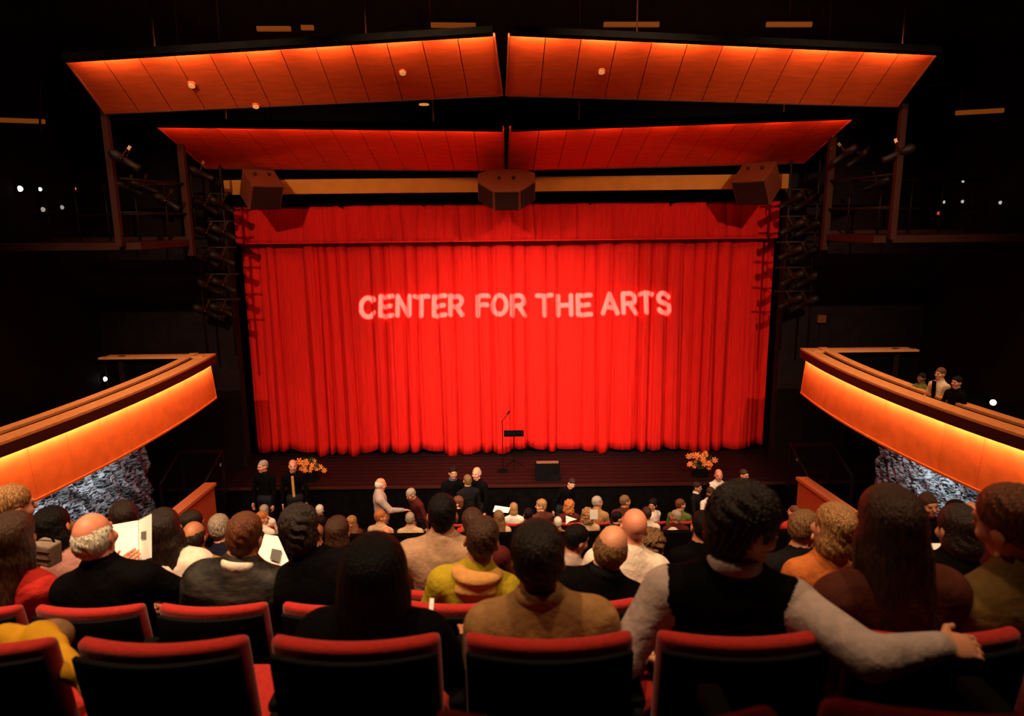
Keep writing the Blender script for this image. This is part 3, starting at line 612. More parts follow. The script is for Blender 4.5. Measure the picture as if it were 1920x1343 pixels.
def nets(G, lo, h):
    S = G < 0
    c = [(i, j, k) for i in (0, 1) for j in (0, 1) for k in (0, 1)]; n = np.array(G.shape)-1
    def sh(A, o): return A[o[0]:o[0]+n[0], o[1]:o[1]+n[1], o[2]:o[2]+n[2]]
    cnt = np.zeros(n, np.int8)
    for o in c: cnt += sh(S, o)
    act = np.argwhere((cnt > 0) & (cnt < 8)); ids = np.full(n, -1, np.int32); ids[tuple(act.T)] = np.arange(len(act))
    val = np.stack([G[act[:, 0]+o[0], act[:, 1]+o[1], act[:, 2]+o[2]] for o in c], 1); acc = np.zeros((len(act), 3)); w_ = np.zeros(len(act))
    for a in range(8):
        for b in range(a+1, 8):
            if sum(abs(x-y) for x, y in zip(c[a], c[b])) != 1: continue
            m = (val[:, a] < 0) != (val[:, b] < 0); t = np.where(m, val[:, a]/(val[:, a]-val[:, b]+1e-12), 0)
            pa = np.array(c[a], float); pb = np.array(c[b], float); acc += np.where(m[:, None], pa+(pb-pa)*t[:, None], 0); w_ += m
    V = lo+h*(act+acc/np.maximum(w_, 1)[:, None]); Qs = []
    for ax in range(3):
        e = [0, 0, 0]; e[ax] = 1; u, v = [(1, 2), (2, 0), (0, 1)][ax]
        A = S; B = np.roll(S, -1, ax); m = A != B
        sl = [slice(1, n[i]) for i in range(3)]; sl[ax] = slice(0, n[ax]); mm = np.zeros_like(m); mm[tuple(sl)] = m[tuple(sl)]
        I = np.argwhere(mm)
        if not len(I): continue
        def g(du, dv): J = I.copy(); J[:, u] -= du; J[:, v] -= dv; return ids[J[:, 0], J[:, 1], J[:, 2]]
        q = np.stack([g(1, 1), g(0, 1), g(0, 0), g(1, 0)], 1); f = A[I[:, 0], I[:, 1], I[:, 2]]; q[~f] = q[~f][:, ::-1]
        Qs.append(q[(q >= 0).all(1)])
    return V, np.concatenate(Qs)

def hand(Fd, w, d, nrm, curl, side, r=.0088, spread=.05):
    """palm, four unequal fingers and a thumb leaving the side of the palm; d: finger direction, nrm: out of the back of the hand"""
    d = Vector(d).normalized(); nrm = (Vector(nrm)-d*Vector(nrm).dot(d)).normalized(); x = d.cross(nrm)*side      # towards the thumb
    w = Vector(w); M3 = np.array(Matrix((x, d, nrm)).transposed())
    Fd.ell(w+d*.052, (.040, .054, .0165), M3, .012, 0)
    for i, (o, L) in enumerate(((.029, .070), (.010, .079), (-.010, .074), (-.028, .058))):
        b = w+d*.086+x*o; ang = curl; dd = (d+x*o*spread*20*.05).normalized(); p = b; rr = r
        for seg, fr in enumerate((.45, .32, .23)):
            q = p+(dd*math.cos(ang*(.55+seg*.55))-nrm*math.sin(ang*(.55+seg*.55)))*L*fr; Fd.cap(p, q, rr, rr*.93, .004, 0); p = q; rr *= .93
    b = w+d*.022+x*.030; m1 = b+(d*.6+x*.62-nrm*.25).normalized()*.040; m2 = m1+(d*.85+x*.25-nrm*.4*curl).normalized()*.033
    Fd.cap(b, m1, .0125, .0105, .010, 0); Fd.cap(m1, m2, .0105, .0085, .004, 0)

class Pose:
    pass
def body(pose='sit', ts=1.0, pitch=0, side=0, twist=0, hy=0, hp=0, hr=0, wd=1.0, bulk=0.0, arms=(None, None), slv=1, hands=True, h=.012, fem=False, knees=True, belly=0.0, collar=None, crouch=0, sleeves=None):
    """labels: 0 skin, 1 top, 2 trousers, 3 shoes, 4 eyes, 5 lips, 6 collar"""
    f = Field(); z0 = .55 if pose == 'sit' else .95
    U = Matrix.Rotation(R(side), 3, 'Y') @ Matrix.Rotation(-R(pitch), 3, 'X') @ Matrix.Rotation(R(twist), 3, 'Z')
    pel = Vector((0, 0, z0)); Un = np.array(U)
    def T(x, y, z): return pel+U @ Vector((x*wd, y, z*ts))
    b = bulk; sw = (.165 if fem else .19)*wd
    f.ell(pel+Vector((0, .01, .0)), (.165*wd+b, .125+b, .12), None, .05, 2)
    f.ell(T(0, -.01, .17), (.145*wd+b, .108+b+belly*.5, .17*ts), Un, .06, 1)
    if belly: f.ell(T(0, .05+belly*.5, .14), (.13*wd, .09+belly*.4, .13), Un, .06, 1)
    f.ell(T(0, -.015, .36), (.168*wd+b, .115+b, .17*ts), Un, .06, 1)
    f.cap(T(-sw/wd+.03, -.02, .425), T(sw/wd-.03, -.02, .425), .060+b, .060+b, .06, 1)
    for sg in (-1, 1): f.cap(T(0, -.03, .53), T(sg*.145, -.025, .435), .052+b*.6, .052+b, .05, 1)
    f.cap(T(0, -.03, .46), T(0, -.025, .55), .085+b*.6, .058+b*.3, .05, 1)
    if fem:
        for sg in (-1, 1): f.ell(T(sg*.075, .085, .33), (.07, .06, .065), Un, .04, 1)
    nk = T(0, -.02, .52)
    H = U @ Matrix.Rotation(R(hy), 3, 'Z') @ Matrix.Rotation(-R(hp), 3, 'X') @ Matrix.Rotation(R(hr), 3, 'Y')
    hc = nk+(U @ Vector((0, .0, .056)))+H @ Vector((0, .018, .105)); Hn = np.array(H)
    def HT(x, y, z): return hc+H @ Vector((x, y, z))
    f.cap(nk-(U @ Vector((0, 0, .02))), HT(0, -.02, -.055), .056 if not fem else .048, .052 if not fem else .045, .025, 0)
    if collar and collar != 'none': f.ell(T(0, -.028, .53)+U @ Vector((0, 0, .028)), (.076+b*.2, .076+b*.2, .030), np.array(U @ Matrix.Rotation(R(4), 3, 'X')), .006, 6)
    f.ell(HT(0, -.014, .03), (.076, .097, .090), Hn, .02, 0)
    f.ell(HT(0, .022, -.035), (.062, .072, .086), Hn, .03, 0); f.ell(HT(0, .062, -.097), (.028, .026, .024), Hn, .03, 0)
    f.cap(HT(0, .088, .004), HT(0, .112, -.034), .009, .0145, .012, 0); f.cap(HT(-.036, .080, .024), HT(.036, .080, .024), .012, .012, .015, 0)
    for sg in (-1, 1):
        f.ell(HT(sg*.078, -.006, -.018), (.011, .027, .034), np.array(H @ Matrix.Rotation(R(18*sg), 3, 'Z')), .008, 0)
        f.ell(HT(sg*.032, .0835, .004), (.014, .0115, .0085), Hn, .003, 4); f.ell(HT(sg*.045, .06, -.035), (.026, .026, .026), Hn, .02, 0)
    f.cap(HT(-.020, .086, -.068), HT(.020, .086, -.068), .0085, .0085, .006, 5)
    lo_l = slv
    for i, sg in enumerate((-1, 1)):
        S = T(sg*(sw/wd-.005), -.02, .425); a = arms[i]; al = 6 if sleeves else 1
        if a is None:
            E = S+U @ Vector((sg*.055, .05, -.27)); W = (pel+Vector((sg*.10, .27, .10))) if pose == 'sit' else S+U @ Vector((sg*.05, .10, -.50)); d = Vector((-sg*.4, .8, -.15)) if pose == 'sit' else Vector((0, .15, -1)); nr = Vector((0, .1, 1)) if pose == 'sit' else Vector((sg, 0, 0)); cl = .45
        else:
            E, W, d, nr, cl = [Vector(v) if not isinstance(v, float) else v for v in a]
        f.cap(S, E, .056+b, .046+b*.8, .04, al); f.cap(E, W, .045+b*.8, .031+b*.5, .02, al)
        ww = Vector(W); dv = (ww-E).normalized()
        f.cap(ww-dv*.005, ww+dv*.02, .026, .024, .006, 0)
        if hands: hand(f, ww+dv*.012, d, nr, cl, -sg, .0088 if h < .009 else .0105)
        else: f.ell(ww+dv*.07, (.035, .05, .03), None, .02, 0)
    if pose == 'sit':
        for sg in (-1, 1):
            hip = pel+Vector((sg*.085, .02, -.02)); K = Vector((sg*.125, .44, .53)); An = Vector((sg*.13, .47, .10))
            f.cap(hip, K, .085, .062, .04, 2); f.cap(K, An, .06, .042, .03, 2); f.cap(An+Vector((0, -.03, -.055)), An+Vector((sg*.02, .15, -.065)), .036, .032, .02, 3)
    else:
        for sg in (-1, 1):
            hip = pel+Vector((sg*.085, .0, -.04)); K = Vector((sg*.10, .03+crouch, .50)); An = Vector((sg*.11, -.02, .09))
            f.cap(hip, K, .085, .060, .05, 2); f.cap(K, An, .058, .043, .03, 2); f.cap(An+Vector((0, -.03, -.05)), An+Vector((sg*.02, .15, -.058)), .036, .032, .02, 3)
    f.hc, f.H, f.nk, f.U, f.T = hc, H, nk, U, T
    return f
def hair(kind, hc, H, U, ampl=1.0, vol=1.0):
    f = Field(); Hn = np.array(H); Un = np.array(U)
    def HT(x, y, z): return hc+H @ Vector((x, y, z))
    def face(dz=0, w_=.074, dy=0): f.cut(HT(0, .125+dy, -.055+dz), (w_, .085, .115), Hn)
    ears = lambda: [f.cut(HT(sg*.088, .01, -.03), (.018, .032, .045), Hn) for sg in (-1, 1)]
    st, am, zf = 26, .0022, 1.0
    if kind == 'short':
        f.ell(HT(0, -.018, .038), (.083, .104, .093), Hn, .02); f.ell(HT(0, -.055, -.014), (.069, .055, .060), Hn, .03); face(); ears()
    elif kind == 'crop':
        f.ell(HT(0, -.018, .036), (.080, .1015, .090), Hn, .02); f.ell(HT(0, -.055, -.025), (.066, .055, .06), Hn, .03); face(); ears(); am = .001
    elif kind == 'messy':
        f.ell(HT(0, -.015, .042), (.090, .110, .098), Hn, .02); f.ell(HT(0, -.06, -.03), (.074, .058, .078), Hn, .03); face(.005); ears(); st, am = 24, .0045
    elif kind == 'fringe':
        f.ell(HT(0, -.022, .004), (.087, .101, .086), Hn, .02); f.ell(HT(0, -.06, -.03), (.070, .052, .060), Hn, .03); face(.02, .085, -.02); ears(); am = .0018
        f.cut(HT(0, .025, .125), (.070, .105, .085), Hn)
    elif kind == 'bob':
        f.ell(HT(0, -.016, .036), (.090, .110, .096), Hn, .03); f.ell(HT(0, -.04, -.07), (.092, .082, .095), Hn, .04); face(0, .068)
    elif kind == 'curly':
        f.ell(HT(0, -.02, .03), (.10, .115, .10), Hn, .03); f.ell(HT(0, -.04, -.09), (.115, .09, .11), Hn, .05); face(0, .07); st, am = 17, .011
    elif kind in ('long', 'longer'):
        L = .17 if kind == 'long' else .23
        f.ell(HT(0, -.016, .036), (.090, .110, .096), Hn, .03); f.ell(HT(0, -.05, -.04), (.094, .075, .12), Hn, .05)
        d = (U @ Vector((0, -.01, -1))); c0 = HT(0, -.07, -.10)
        for x, r in ((-.055, .050), (0, .055), (.055, .050)):
            s_ = c0+U @ Vector((x, .005, 0)); f.cap(s_, s_+d*L+U @ Vector((x*.25, -.045, 0)), r, r*.62, .04)
        for sg in (-1, 1): s_ = HT(sg*.078, -.01, -.05); f.cap(s_, s_+U @ Vector((sg*.022, .0, -.15)), .035, .024, .04)
        face(0, .066); st, am, zf = 30, .0013, .15
    elif kind == 'pony':
        f.ell(HT(0, -.018, .036), (.083, .104, .092), Hn, .02); f.ell(HT(0, -.05, -.02), (.07, .058, .07), Hn, .03); s_ = HT(0, -.115, .0); f.cap(s_, s_+U @ Vector((0, -.03, -.18)), .035, .018, .03); face(); ears()
    elif kind == 'cap':
        f.ell(HT(0, -.012, .048), (.088, .108, .086), Hn, .01); f.cap(HT(-.03, .08, .055), HT(.03, .08, .055), .035, .035, .02); f.cut(HT(0, -.0, -.09), (.2, .2, .11), Hn); am = 0
    if vol != 1:
        for i, p_ in enumerate(f.p):
            f.p[i] = ('e', p_[1], p_[2]*vol, p_[3], p_[4], p_[5]) if p_[0] == 'e' else ('c', p_[1], p_[2], p_[3]*vol, p_[4]*vol, p_[5], p_[6])
    hcn = np.array(hc)
    def warp(P):
        q = (P-hcn) @ Hn; th = np.arctan2(q[:, 0], q[:, 1]+.01); v = th*st*.32+zf*2.0*np.sin(q[:, 2]*26+th*3)
        return -am*ampl*(np.sin(v*3)+.6*np.sin(v*7+q[:, 2]*9)+.5*np.sin(q[:, 2]*55+5*th)*(st < 20))
    f.warp = warp
    return f

SKINS = {'fair': (.62, .27, .15), 'pink': (.66, .25, .15), 'tan': (.45, .18, .09), 'dark': (.10, .035, .018)}
HAIRS = {'black': (.004, .0032, .003), 'darkbrown': (.014, .0065, .004), 'brown': (.042, .016, .007), 'auburn': (.12, .035, .010), 'blond': (.32, .16, .055), 'dirtyblond': (.16, .08, .028), 'grey': (.34, .27, .21), 'white': (.70, .58, .46), 'ginger': (.42, .13, .03)}
TOPS = {'black': (.0016, .0014, .0016), 'charcoal': (.008, .0075, .008), 'white': (.72, .62, .52), 'red': (.45, .022, .016), 'maroon': (.07, .008, .007), 'brown': (.075, .018, .009), 'tan': (.30, .16, .055), 'taupe': (.34, .21, .13), 'olive': (.17, .10, .026), 'yellowgreen': (.36, .27, .012), 'lightgrey': (.40, .30, .26), 'greyshirt': (.42, .33, .30), 'navy': (.012, .014, .03), 'cream': (.55, .38, .22), 'orange': (.5, .14, .03), 'green': (.10, .12, .02), 'pinkstripe': (.42, .2, .17), 'gold': (.5, .25, .07), 'blue': (.05, .07, .12), 'fur': (.022, .019, .016)}
def M_skin(k): return mat('skin_'+k, SKINS[k], .5, .4, noise=.10, nscale=14, bump=.04, bscale=160)
def M_hair(k): return mat('hair_'+k, HAIRS[k], .5, .15 if k == 'black' else .4, noise=.7, nscale=34, stretch=(5, 5, .5), bump=.9, bscale=40)
def M_top(k):
    if k == 'fur': return mat('cloth_fur', TOPS[k], .6, .2, noise=.95, nscale=7, stretch=(1, 1, 2.2), bump=.6, bscale=9)  # grey sheen of the coat put into its mottled colour
    return mat('cloth_'+k, TOPS[k], .85, .05 if k in ('black', 'charcoal', 'navy') else .15, noise=.10, nscale=25, bump=.85, bscale=11)
M_eye = mat('eye', (.25, .18, .14), .2, .5, col2=(.02, .015, .012), nscale=60); M_lip = mat('lips', (.42, .12, .08), .5)
M_trou = mat('dark_trousers', (.010, .010, .013), .85, .1); M_shoe = mat('shoes', (.008, .007, .006), .4, .3)
CACHE = {}
def person(loc, rotz, label, skin='fair', top='black', trousers=None, hairkind='short', haircol='brown', scale=1.0, group='people in the hall', key=None, collar=None, hscale=1.0, sleeves_col=None, vol=1.0, **kw):
    """one person: the body is the top-level mesh, the hair is its child"""
    ring = collar if (collar and kw.get('h', .012) <= .009) else None
    if key and key in CACHE: me, hm, ff = CACHE[key]
    else:
        ff = body(collar=None if ring else collar, sleeves=sleeves_col, **kw); me = ff.mesh('person', kw.get('h', .012), 7)
        hm = hair(hairkind, ff.hc, ff.H, ff.U, hscale, vol).mesh('hair', max(.007, kw.get('h', .012)*.85)) if hairkind else None
        if key: CACHE[key] = (me, hm, ff)
    o = link_mesh('person', me); o.location = loc; o.rotation_euler = (0, 0, rotz); o.scale = (scale,)*3
    ms = [M_skin(skin), M_top(top), trousers or M_trou, M_shoe, M_eye, M_lip, M_top(sleeves_col or collar) if (collar or sleeves_col) else M_top(top)]
    for i, m in enumerate(ms): o.material_slots[i].link = 'OBJECT'; o.material_slots[i].material = m
    tag(o, label, 'person', group)
    if hm:
        hh = link_mesh('hair' if hairkind != 'cap' else 'cap', hm, o); hh.material_slots[0].link = 'OBJECT'; hh.material_slots[0].material = M_hair(haircol) if hairkind != 'cap' else M_top(haircol)
    if ring:
        fr = Field(); bk = kw.get('bulk', 0)
        for a in range(26):
            an = a*2*math.pi/26; fr.ell(ff.nk+ff.U @ Vector(((.066+bk*.3)*math.sin(an), -.006+(.068+bk*.3)*math.cos(an), .030-.020*math.cos(an))), (.017, .017, .030), np.array(ff.U), .012)
        cm_ = fr.mesh('collar', .006); cm_.materials.clear(); cm_.materials.append(M_top(ring)); link_mesh('collar', cm_, o)
    o_f[o.name] = ff
    return o
o_f = {}
#--PART4
# ------------------------------------------------------------------ seats
def baked(mb, name, m, wd, seg=3):
    o = mb.build(name, m, None); bevel(o, wd, seg); bpy.context.view_layer.update()
    me = bpy.data.meshes.new_from_object(o.evaluated_get(bpy.context.evaluated_depsgraph_get())); bpy.data.objects.remove(o); me.name = name; me.shade_smooth(); return me
def curved_slab(x, z0, z1, y0, y1, t0, t1, cur, n=10, mz=4):
    mb = MB(); V = []
    for lay in (t0, t1):
        for j in range(mz+1):
            for i in range(n+1):
                u = -1+2*i/n; v = j/mz; V.append((x*u, y0+(y1-y0)*v+cur*u*u+lay, z0+(z1-z0)*v))
    N = (n+1)*(mz+1); fs = []
    for j in range(mz):
        for i in range(n):
            a = j*(n+1)+i; q = (a, a+1, a+n+2, a+n+1); fs.append(q); fs.append(tuple(N+k for k in reversed(q)))
    for i in range(n):
        a = i; fs.append((a, N+a, N+a+1, a+1)); a = mz*(n+1)+i; fs.append((a+1, N+a+1, N+a, a))
    for j in range(mz):
        a = j*(n+1); fs.append((a+n+1, N+a+n+1, N+a, a)); a += n; fs.append((a, N+a, N+a+n+1, a+n+1))
    return mb.add(V, fs)
SEATM = {}
def fixm(me):
    import bmesh
    bm = bmesh.new(); bm.from_mesh(me); bmesh.ops.recalc_face_normals(bm, faces=bm.faces); bm.to_mesh(me); bm.free(); return me
SEATM['back_cushion'] = fixm(baked(curved_slab(.238, .40, .92, -.17, -.25, -.012, .042, .045), 'back_cushion', M_seatred, .022))
SEATM['back_shell'] = fixm(baked(curved_slab(.233, .30, .888, -.165, -.257, -.032, -.010, .045), 'back_shell', M_seatblk, .006, 2))
SEATM['seat_cushion'] = fixm(baked(MB().box((0, .08, .44), (.46, .46, .09), Matrix.Rotation(R(4), 3, 'X')), 'seat_cushion', M_seatred, .03))
SEATM['seat_pan'] = fixm(baked(MB().box((0, .08, .385), (.44, .44, .025), Matrix.Rotation(R(4), 3, 'X')), 'seat_pan', M_seatblk, .006, 1))
SEATM['arm_rest'] = fixm(baked(MB().box((.272, .06, .63), (.05, .36, .035)), 'arm_rest', M_seatblk, .01, 2))
SEATM['standard'] = fixm(baked(MB().box((.272, -.02, .31), (.03, .26, .62)).box((.272, .0, .01), (.06, .34, .02)), 'standard', M_seatblk, .004, 1))
def seat(x, y, z, label, group, rotz=0):
    t = thing('theatre_seat', label, 'seat', (x, y, z), rotz, group)
    for n_, me in SEATM.items(): link_mesh(n_, me, t)
    return t
RN = ['row at the picture bottom', 'nearest full row', 'second full row', 'third full row', 'fourth full row', 'fifth full row']
SX = {}
for i, (ry, rz) in ROWS.items():
    off = .095 if i in (0, 1, 3, 5) else -.245; hw = {0: 1.0, 1: 2.4, 2: 3.0, 3: 3.5, 4: 4.4, 5: 5.2}[i]
    xs = [off+.545*k for k in range(-12, 13) if abs(off+.545*k) < hw]
    if i == 0: xs = [x for x in xs if x > 0]
    SX[i] = xs
    for k, x in enumerate(xs):
        dy = 0
        if i == 0: dy = .005 if x < .3 else .02; x += .03
        seat(x, ry+dy, rz, 'black theatre seat with red rim, %s from the left, %s' % (ORD[k], RN[i]), 'theatre seats')
OX = [-4.95+.55*k for k in range(19)]
for i, (ry, rz) in enumerate(ORCH):
    for k, x in enumerate(OX):
        if i == 4 and -3.3 < x < -1.2: continue
        seat(x+(.27 if i % 2 else 0), ry, rz, 'red stalls seat, %s from the left, %s row of the front stalls' % (ORD[k], ORD[i]), 'front stalls seats')

# ------------------------------------------------------------------ audience in the raked rows
TAKEN = set()
def sitter(row, px, py, label, hs=1.0, X=None, **kw):
    ry, rz = ROWS[row]; p = at(px, py, ry+.0); Hh = p.z-rz
    sx = min([x for x in SX[row] if (row, round(x, 2)) not in TAKEN], key=lambda x: abs(x-p.x)) if X is None else X
    TAKEN.add((row, round(sx, 2)))
    s_ = float(np.clip(Hh/1.35, .90, 1.08)); ts = float(np.clip((Hh/s_-.831)/.52, .74, 1.14))
    lean = math.degrees(math.atan2(p.x-sx, .70))
    return person((sx, ry, rz), 0, label, scale=s_, ts=ts, side=kw.pop('side', lean), group='people in the raked rows', **kw)
def loc_of(o, p): return (Vector(p)-o[0])/o[1]
# nearest full row
sitter(1, 705, 1014, 'person dressed all in black in the nearest row, left of the tan jacket', hairkind='longer', haircol='black', top='black', skin='tan', h=.008, fem=True, bulk=.03, wd=1.12, vol=1.2,
       arms=(None, (Vector((.31, .02, .70)), Vector((.32, .24, .66)), Vector((-.1, .9, .2)), Vector((.3, 0, 1)), .5)))
sitter(1, 1005, 982, 'person in a tan collared jacket seen from behind, nearest row, picture centre', hairkind='short', haircol='darkbrown', top='tan', collar='tan', skin='tan', vol=1.1, h=.008, bulk=.022, wd=1.02)
A3 = ((.64, 1.965, 4.645), 1.03)
Lp = lambda px, py, Y: (at(px, py, Y)-Vector(A3[0]))/A3[1]
sitter(1, 1392, 915, 'person in black vest and grey shirt with one arm along the neighbouring seat', X=.64, side=3, hairkind='messy', haircol='darkbrown', top='black', sleeves_col='greyshirt', collar='greyshirt', skin='fair', h=.0065, vol=1.13, bulk=.02, wd=1.12, hy=-68, hp=6, twist=-8,
       arms=((Vector((-.33, -.05, .78)), Vector((-.24, .18, .62)), Vector((.3, .8, -.2)), Vector((0, .2, 1)), .5), (Lp(1672, 1190, 1.60), Lp(1812, 1166, 1.64), Vector((1, .10, -.12)), Vector((-.05, -.62, .8)), .6)))
sitter(1, 1668, 911, 'person in a brown sweater seen from behind at the right, nearest row', hairkind='longer', haircol='brown', top='brown', skin='fair', h=.008, fem=True, bulk=.015, wd=1.1)
sitter(1, 1892, 885, 'person in an olive jacket cut off by the right picture edge', hairkind='short', haircol='auburn', top='olive', skin='pink', h=.009, bulk=.035, hy=25, wd=1.05)
# second full row
sitter(2, 22, 958, 'person in a bright red top at the left picture edge', hairkind='longer', haircol='brown', top='red', skin='fair', h=.009, fem=True, bulk=.012)
B1 = ((-1.84, 3.0, 4.145), 1.0)
Lb = lambda px, py, Y: (at(px, py, Y)-Vector(B1[0]))/B1[1]
sitter(2, 168, 960, 'person in a black jacket holding up an open white programme at the left', hairkind='fringe', haircol='white', top='black', skin='pink', h=.0065, bulk=.022, wd=1.08, X=-1.84,
       arms=(None, (Vector((.30, .10, .82)), Lb(212, 1052, 3.30), Vector((.72, .15, .5)), Vector((.1, -.9, .2)), .5)))
sitter(2, 457, 963, 'person in a dark furry-looking coat with white collar, second full row', hairkind='short', haircol='auburn', top='fur', collar='white', skin='fair', h=.008, bulk=.045, hp=10)
sitter(2, 555, 941, 'person in a black jacket leaning left beside the white collar, second full row', hairkind='messy', haircol='darkbrown', top='black', skin='tan', h=.008, bulk=.035, wd=1.1, hp=4)
hd = sitter(2, 908, 967, 'person in a yellow-green hooded top seen from behind, second full row', hairkind='short', haircol='brown', top='yellowgreen', skin='tan', h=.008, bulk=.018, wd=.92)
fh = Field(); ff = o_f[hd.name]
for a in range(-4, 5):
    an = a*.36; p0 = ff.nk+ff.U @ Vector((.085*math.sin(an), -.02-.085*math.cos(an), .0)); fh.ell(p0+Vector((0, 0, .005*math.cos(an))), (.046, .042, .038), None, .02)
fh.ell(ff.nk+ff.U @ Vector((0, -.10, -.06)), (.10, .045, .075), np.array(ff.U), .04); fh.warp = lambda P: -.004*np.sin(P[:, 2]*95+6*P[:, 0])
hm = fh.mesh('hood', .008); ho = link_mesh('hood', hm, hd); hm.materials.clear(); hm.materials.append(M_top('gold'))
sitter(2, 1158, 978, 'person in a black jacket looking slightly right, right of the tan jacket', hairkind='fringe', haircol='dirtyblond', top='black', collar='charcoal', skin='fair', h=.008, bulk=.025, hy=-14, wd=1.05)
sitter(2, 1570, 943, 'person in an orange and blue top beside the grey shirt sleeve', hairkind='bob', haircol='blond', top='orange', skin='fair', h=.009, fem=True, wd=.9, hy=10)
sitter(2, 1822, 944, 'person in black with head tilted, between brown sweater and olive jacket', hairkind='bob', haircol='darkbrown', top='black', skin='fair', h=.009, fem=True, bulk=.02, hr=-12, hp=10)
# third full row
sitter(3, 12, 906, 'person in a striped pink top, uppermost at the left picture edge', hairkind='short', haircol='blond', top='pinkstripe', skin='pink', h=.011, hy=-35)
sitter(3, 96, 944, 'person in pink and grey with a grey bag, left of the white programme', hairkind='bob', haircol='black', top='pinkstripe', skin='tan', h=.011, fem=True)
sitter(3, 305, 954, 'person in a loose white shirt right of the white programme', hairkind='long', haircol='darkbrown', top='white', skin='fair', h=.010, fem=True, bulk=.03, wd=1.05)
sitter(3, 838, 927, 'person in a plain taupe jacket behind the yellow-green hood', hairkind='short', haircol='black', top='taupe', skin='tan', h=.010, bulk=.03, wd=1.08, side=1)
sitter(3, 1190, 952, 'person in a white shirt behind the black jacket, third full row', hairkind=None, haircol='grey', top='white', skin='pink', h=.010, bulk=.025, wd=1.05)
sitter(3, 1507, 956, 'person in charcoal facing right beside the black vest', hairkind='short', haircol='dirtyblond', top='charcoal', skin='fair', h=.009, hy=-70)
# fourth and fifth full rows
KW = [(4, 362, 978, 'fringe', 'darkbrown', 'tan', 'tan', 0, 'person in tan behind the white shirt, fourth full row'),
      (5, 412, 964, 'short', 'grey', 'navy', 'fair', 0, 'person in navy just left of the white collar, fifth full row'),
      (5, 350, 947, 'crop', 'darkbrown', 'maroon', 'tan', -40, 'person in maroon beside the left parapet, fifth full row'),
      (4, 632, 969, 'bob', 'brown', 'maroon', 'fair', 0, 'person in maroon right of the leaning black jacket, fourth full row'),
      (4, 888, 953, 'short', 'brown', 'maroon', 'tan', 20, 'person in maroon right behind the taupe jacket, fourth full row'),
      (4, 1082, 978, 'short', 'black', 'lightgrey', 'tan', -60, 'person in light grey turned right, between the two black jackets'),
      (4, 1228, 984, 'curly', 'dirtyblond', 'black', 'fair', 0, 'person in black beside the white shirt, fourth full row'),
      (4, 1318, 958, 'short', 'black', 'black', 'tan', 0, 'person in black hidden behind the black vest, fourth full row'),
      (4, 232, 940, 'bob', 'darkbrown', 'brown', 'tan', 30, 'person in brown behind the top of the white programme'),
      (5, 275, 946, 'short', 'dirtyblond', 'brown', 'fair', 0, 'person in brown above the white programme, fifth full row'),
      (5, 1790, 916, 'short', 'black', 'charcoal', 'tan', 0, 'person in charcoal under the right balcony, fifth full row'),
      (5, 1830, 924, None, 'grey', 'maroon', 'pink', -30, 'person in maroon under the right balcony, fifth full row')]
for row, px, py, hk, hc_, tp, sk, hy, lb in KW: sitter(row, px, py, lb, hairkind=hk, haircol=hc_, top=tp, skin=sk, hy=hy, h=.012)
p = at(1752, 934, 5.35)
person((p.x, 5.40, 2.63 if False else 3.135), math.pi, 'person in black turned towards the camera left of the tilted head', skin='tan', top='black', hairkind='short', haircol='brown', pose='stand', h=.010, scale=(p.z-3.135)/1.735, hr=6, group='people in the raked rows')

# ------------------------------------------------------------------ audience in the front stalls
rs = random.Random(21)
VAR = [dict(hairkind='short', hy=0), dict(hairkind='bob', hy=0, fem=True), dict(hairkind='crop', hy=50), dict(hairkind='short', hy=-55, twist=-15), dict(hairkind='long', hy=20, fem=True), dict(hairkind='fringe', hy=0), dict(hairkind='curly', hy=-30, fem=True), dict(hairkind='messy', hy=70, twist=20), dict(hairkind=None, hy=0), dict(hairkind='bob', hy=110, twist=40, fem=True)]
HC = ['brown', 'darkbrown', 'black', 'grey', 'white', 'blond', 'dirtyblond', 'auburn', 'ginger']; TC = ['black', 'charcoal', 'maroon', 'brown', 'white', 'navy', 'lightgrey', 'red', 'tan', 'black', 'charcoal', 'cream', 'green', 'maroon']
FIX = {(3, 598): (4, 'white', 'black'), }
FAR = [(600, 948, 'short', 'white', 'black', 4), (640, 969, 'bob', 'blond', 'brown', 3), (672, 958, 'short', 'ginger', 'cream', 3), (690, 967, 'bob', 'auburn', 'white', 2), (732, 963, 'short', 'grey', 'cream', 3), (765, 975, 'crop', 'darkbrown', 'brown', 3), (792, 962, 'short', 'auburn', 'red', 3), (420, 946, 'short', 'ginger', 'white', 3), (470, 952, 'bob', 'black', 'black', 3),
       (942, 946, 'bob', 'blond', 'white', 4), (1046, 972, 'short', 'white', 'tan', 3), (1090, 954, 'curly', 'blond', 'cream', 3), (1133, 961, 'short', 'black', 'charcoal', 3), (1178, 930, 'short', 'dirtyblond', 'brown', 4), (1228, 936, 'bob', 'black', 'white', 4), (1240, 946, 'short', 'brown', 'white', 3), (1266, 937, 'short', 'auburn', 'green', 4), (1262, 958, 'crop', 'grey', 'maroon', 3), (1300, 960, 'bob', 'brown', 'maroon', 3), (985, 952, 'short', 'black', 'black', 3), (1510, 915, 'short', 'black', 'red', 4), (1488, 925, 'crop', 'auburn', 'red', 3), (1440, 935, 'short', 'black', 'black', 3), (1420, 958, 'short', 'brown', 'maroon', 2), (700, 975, 'fringe', 'grey', 'charcoal', 2)]
occ = set()
def far_person(i, k, var, hk, hc_, tp, sk, lb, s_=1.0):
    ry, rz = ORCH[i]; v = dict(VAR[var]); key = 'far%d' % var
    person((OX[k]+(.27 if i % 2 else 0), ry, rz), 0, lb, skin=sk, top=tp, haircol=hc_, scale=s_, group='people in the front stalls', key=key, h=.016, hands=True, **v)
kindvar = {'short': (0, 3), 'bob': (1, 9), 'crop': (2,), 'long': (4,), 'fringe': (5,), 'curly': (6,), 'messy': (7,)}
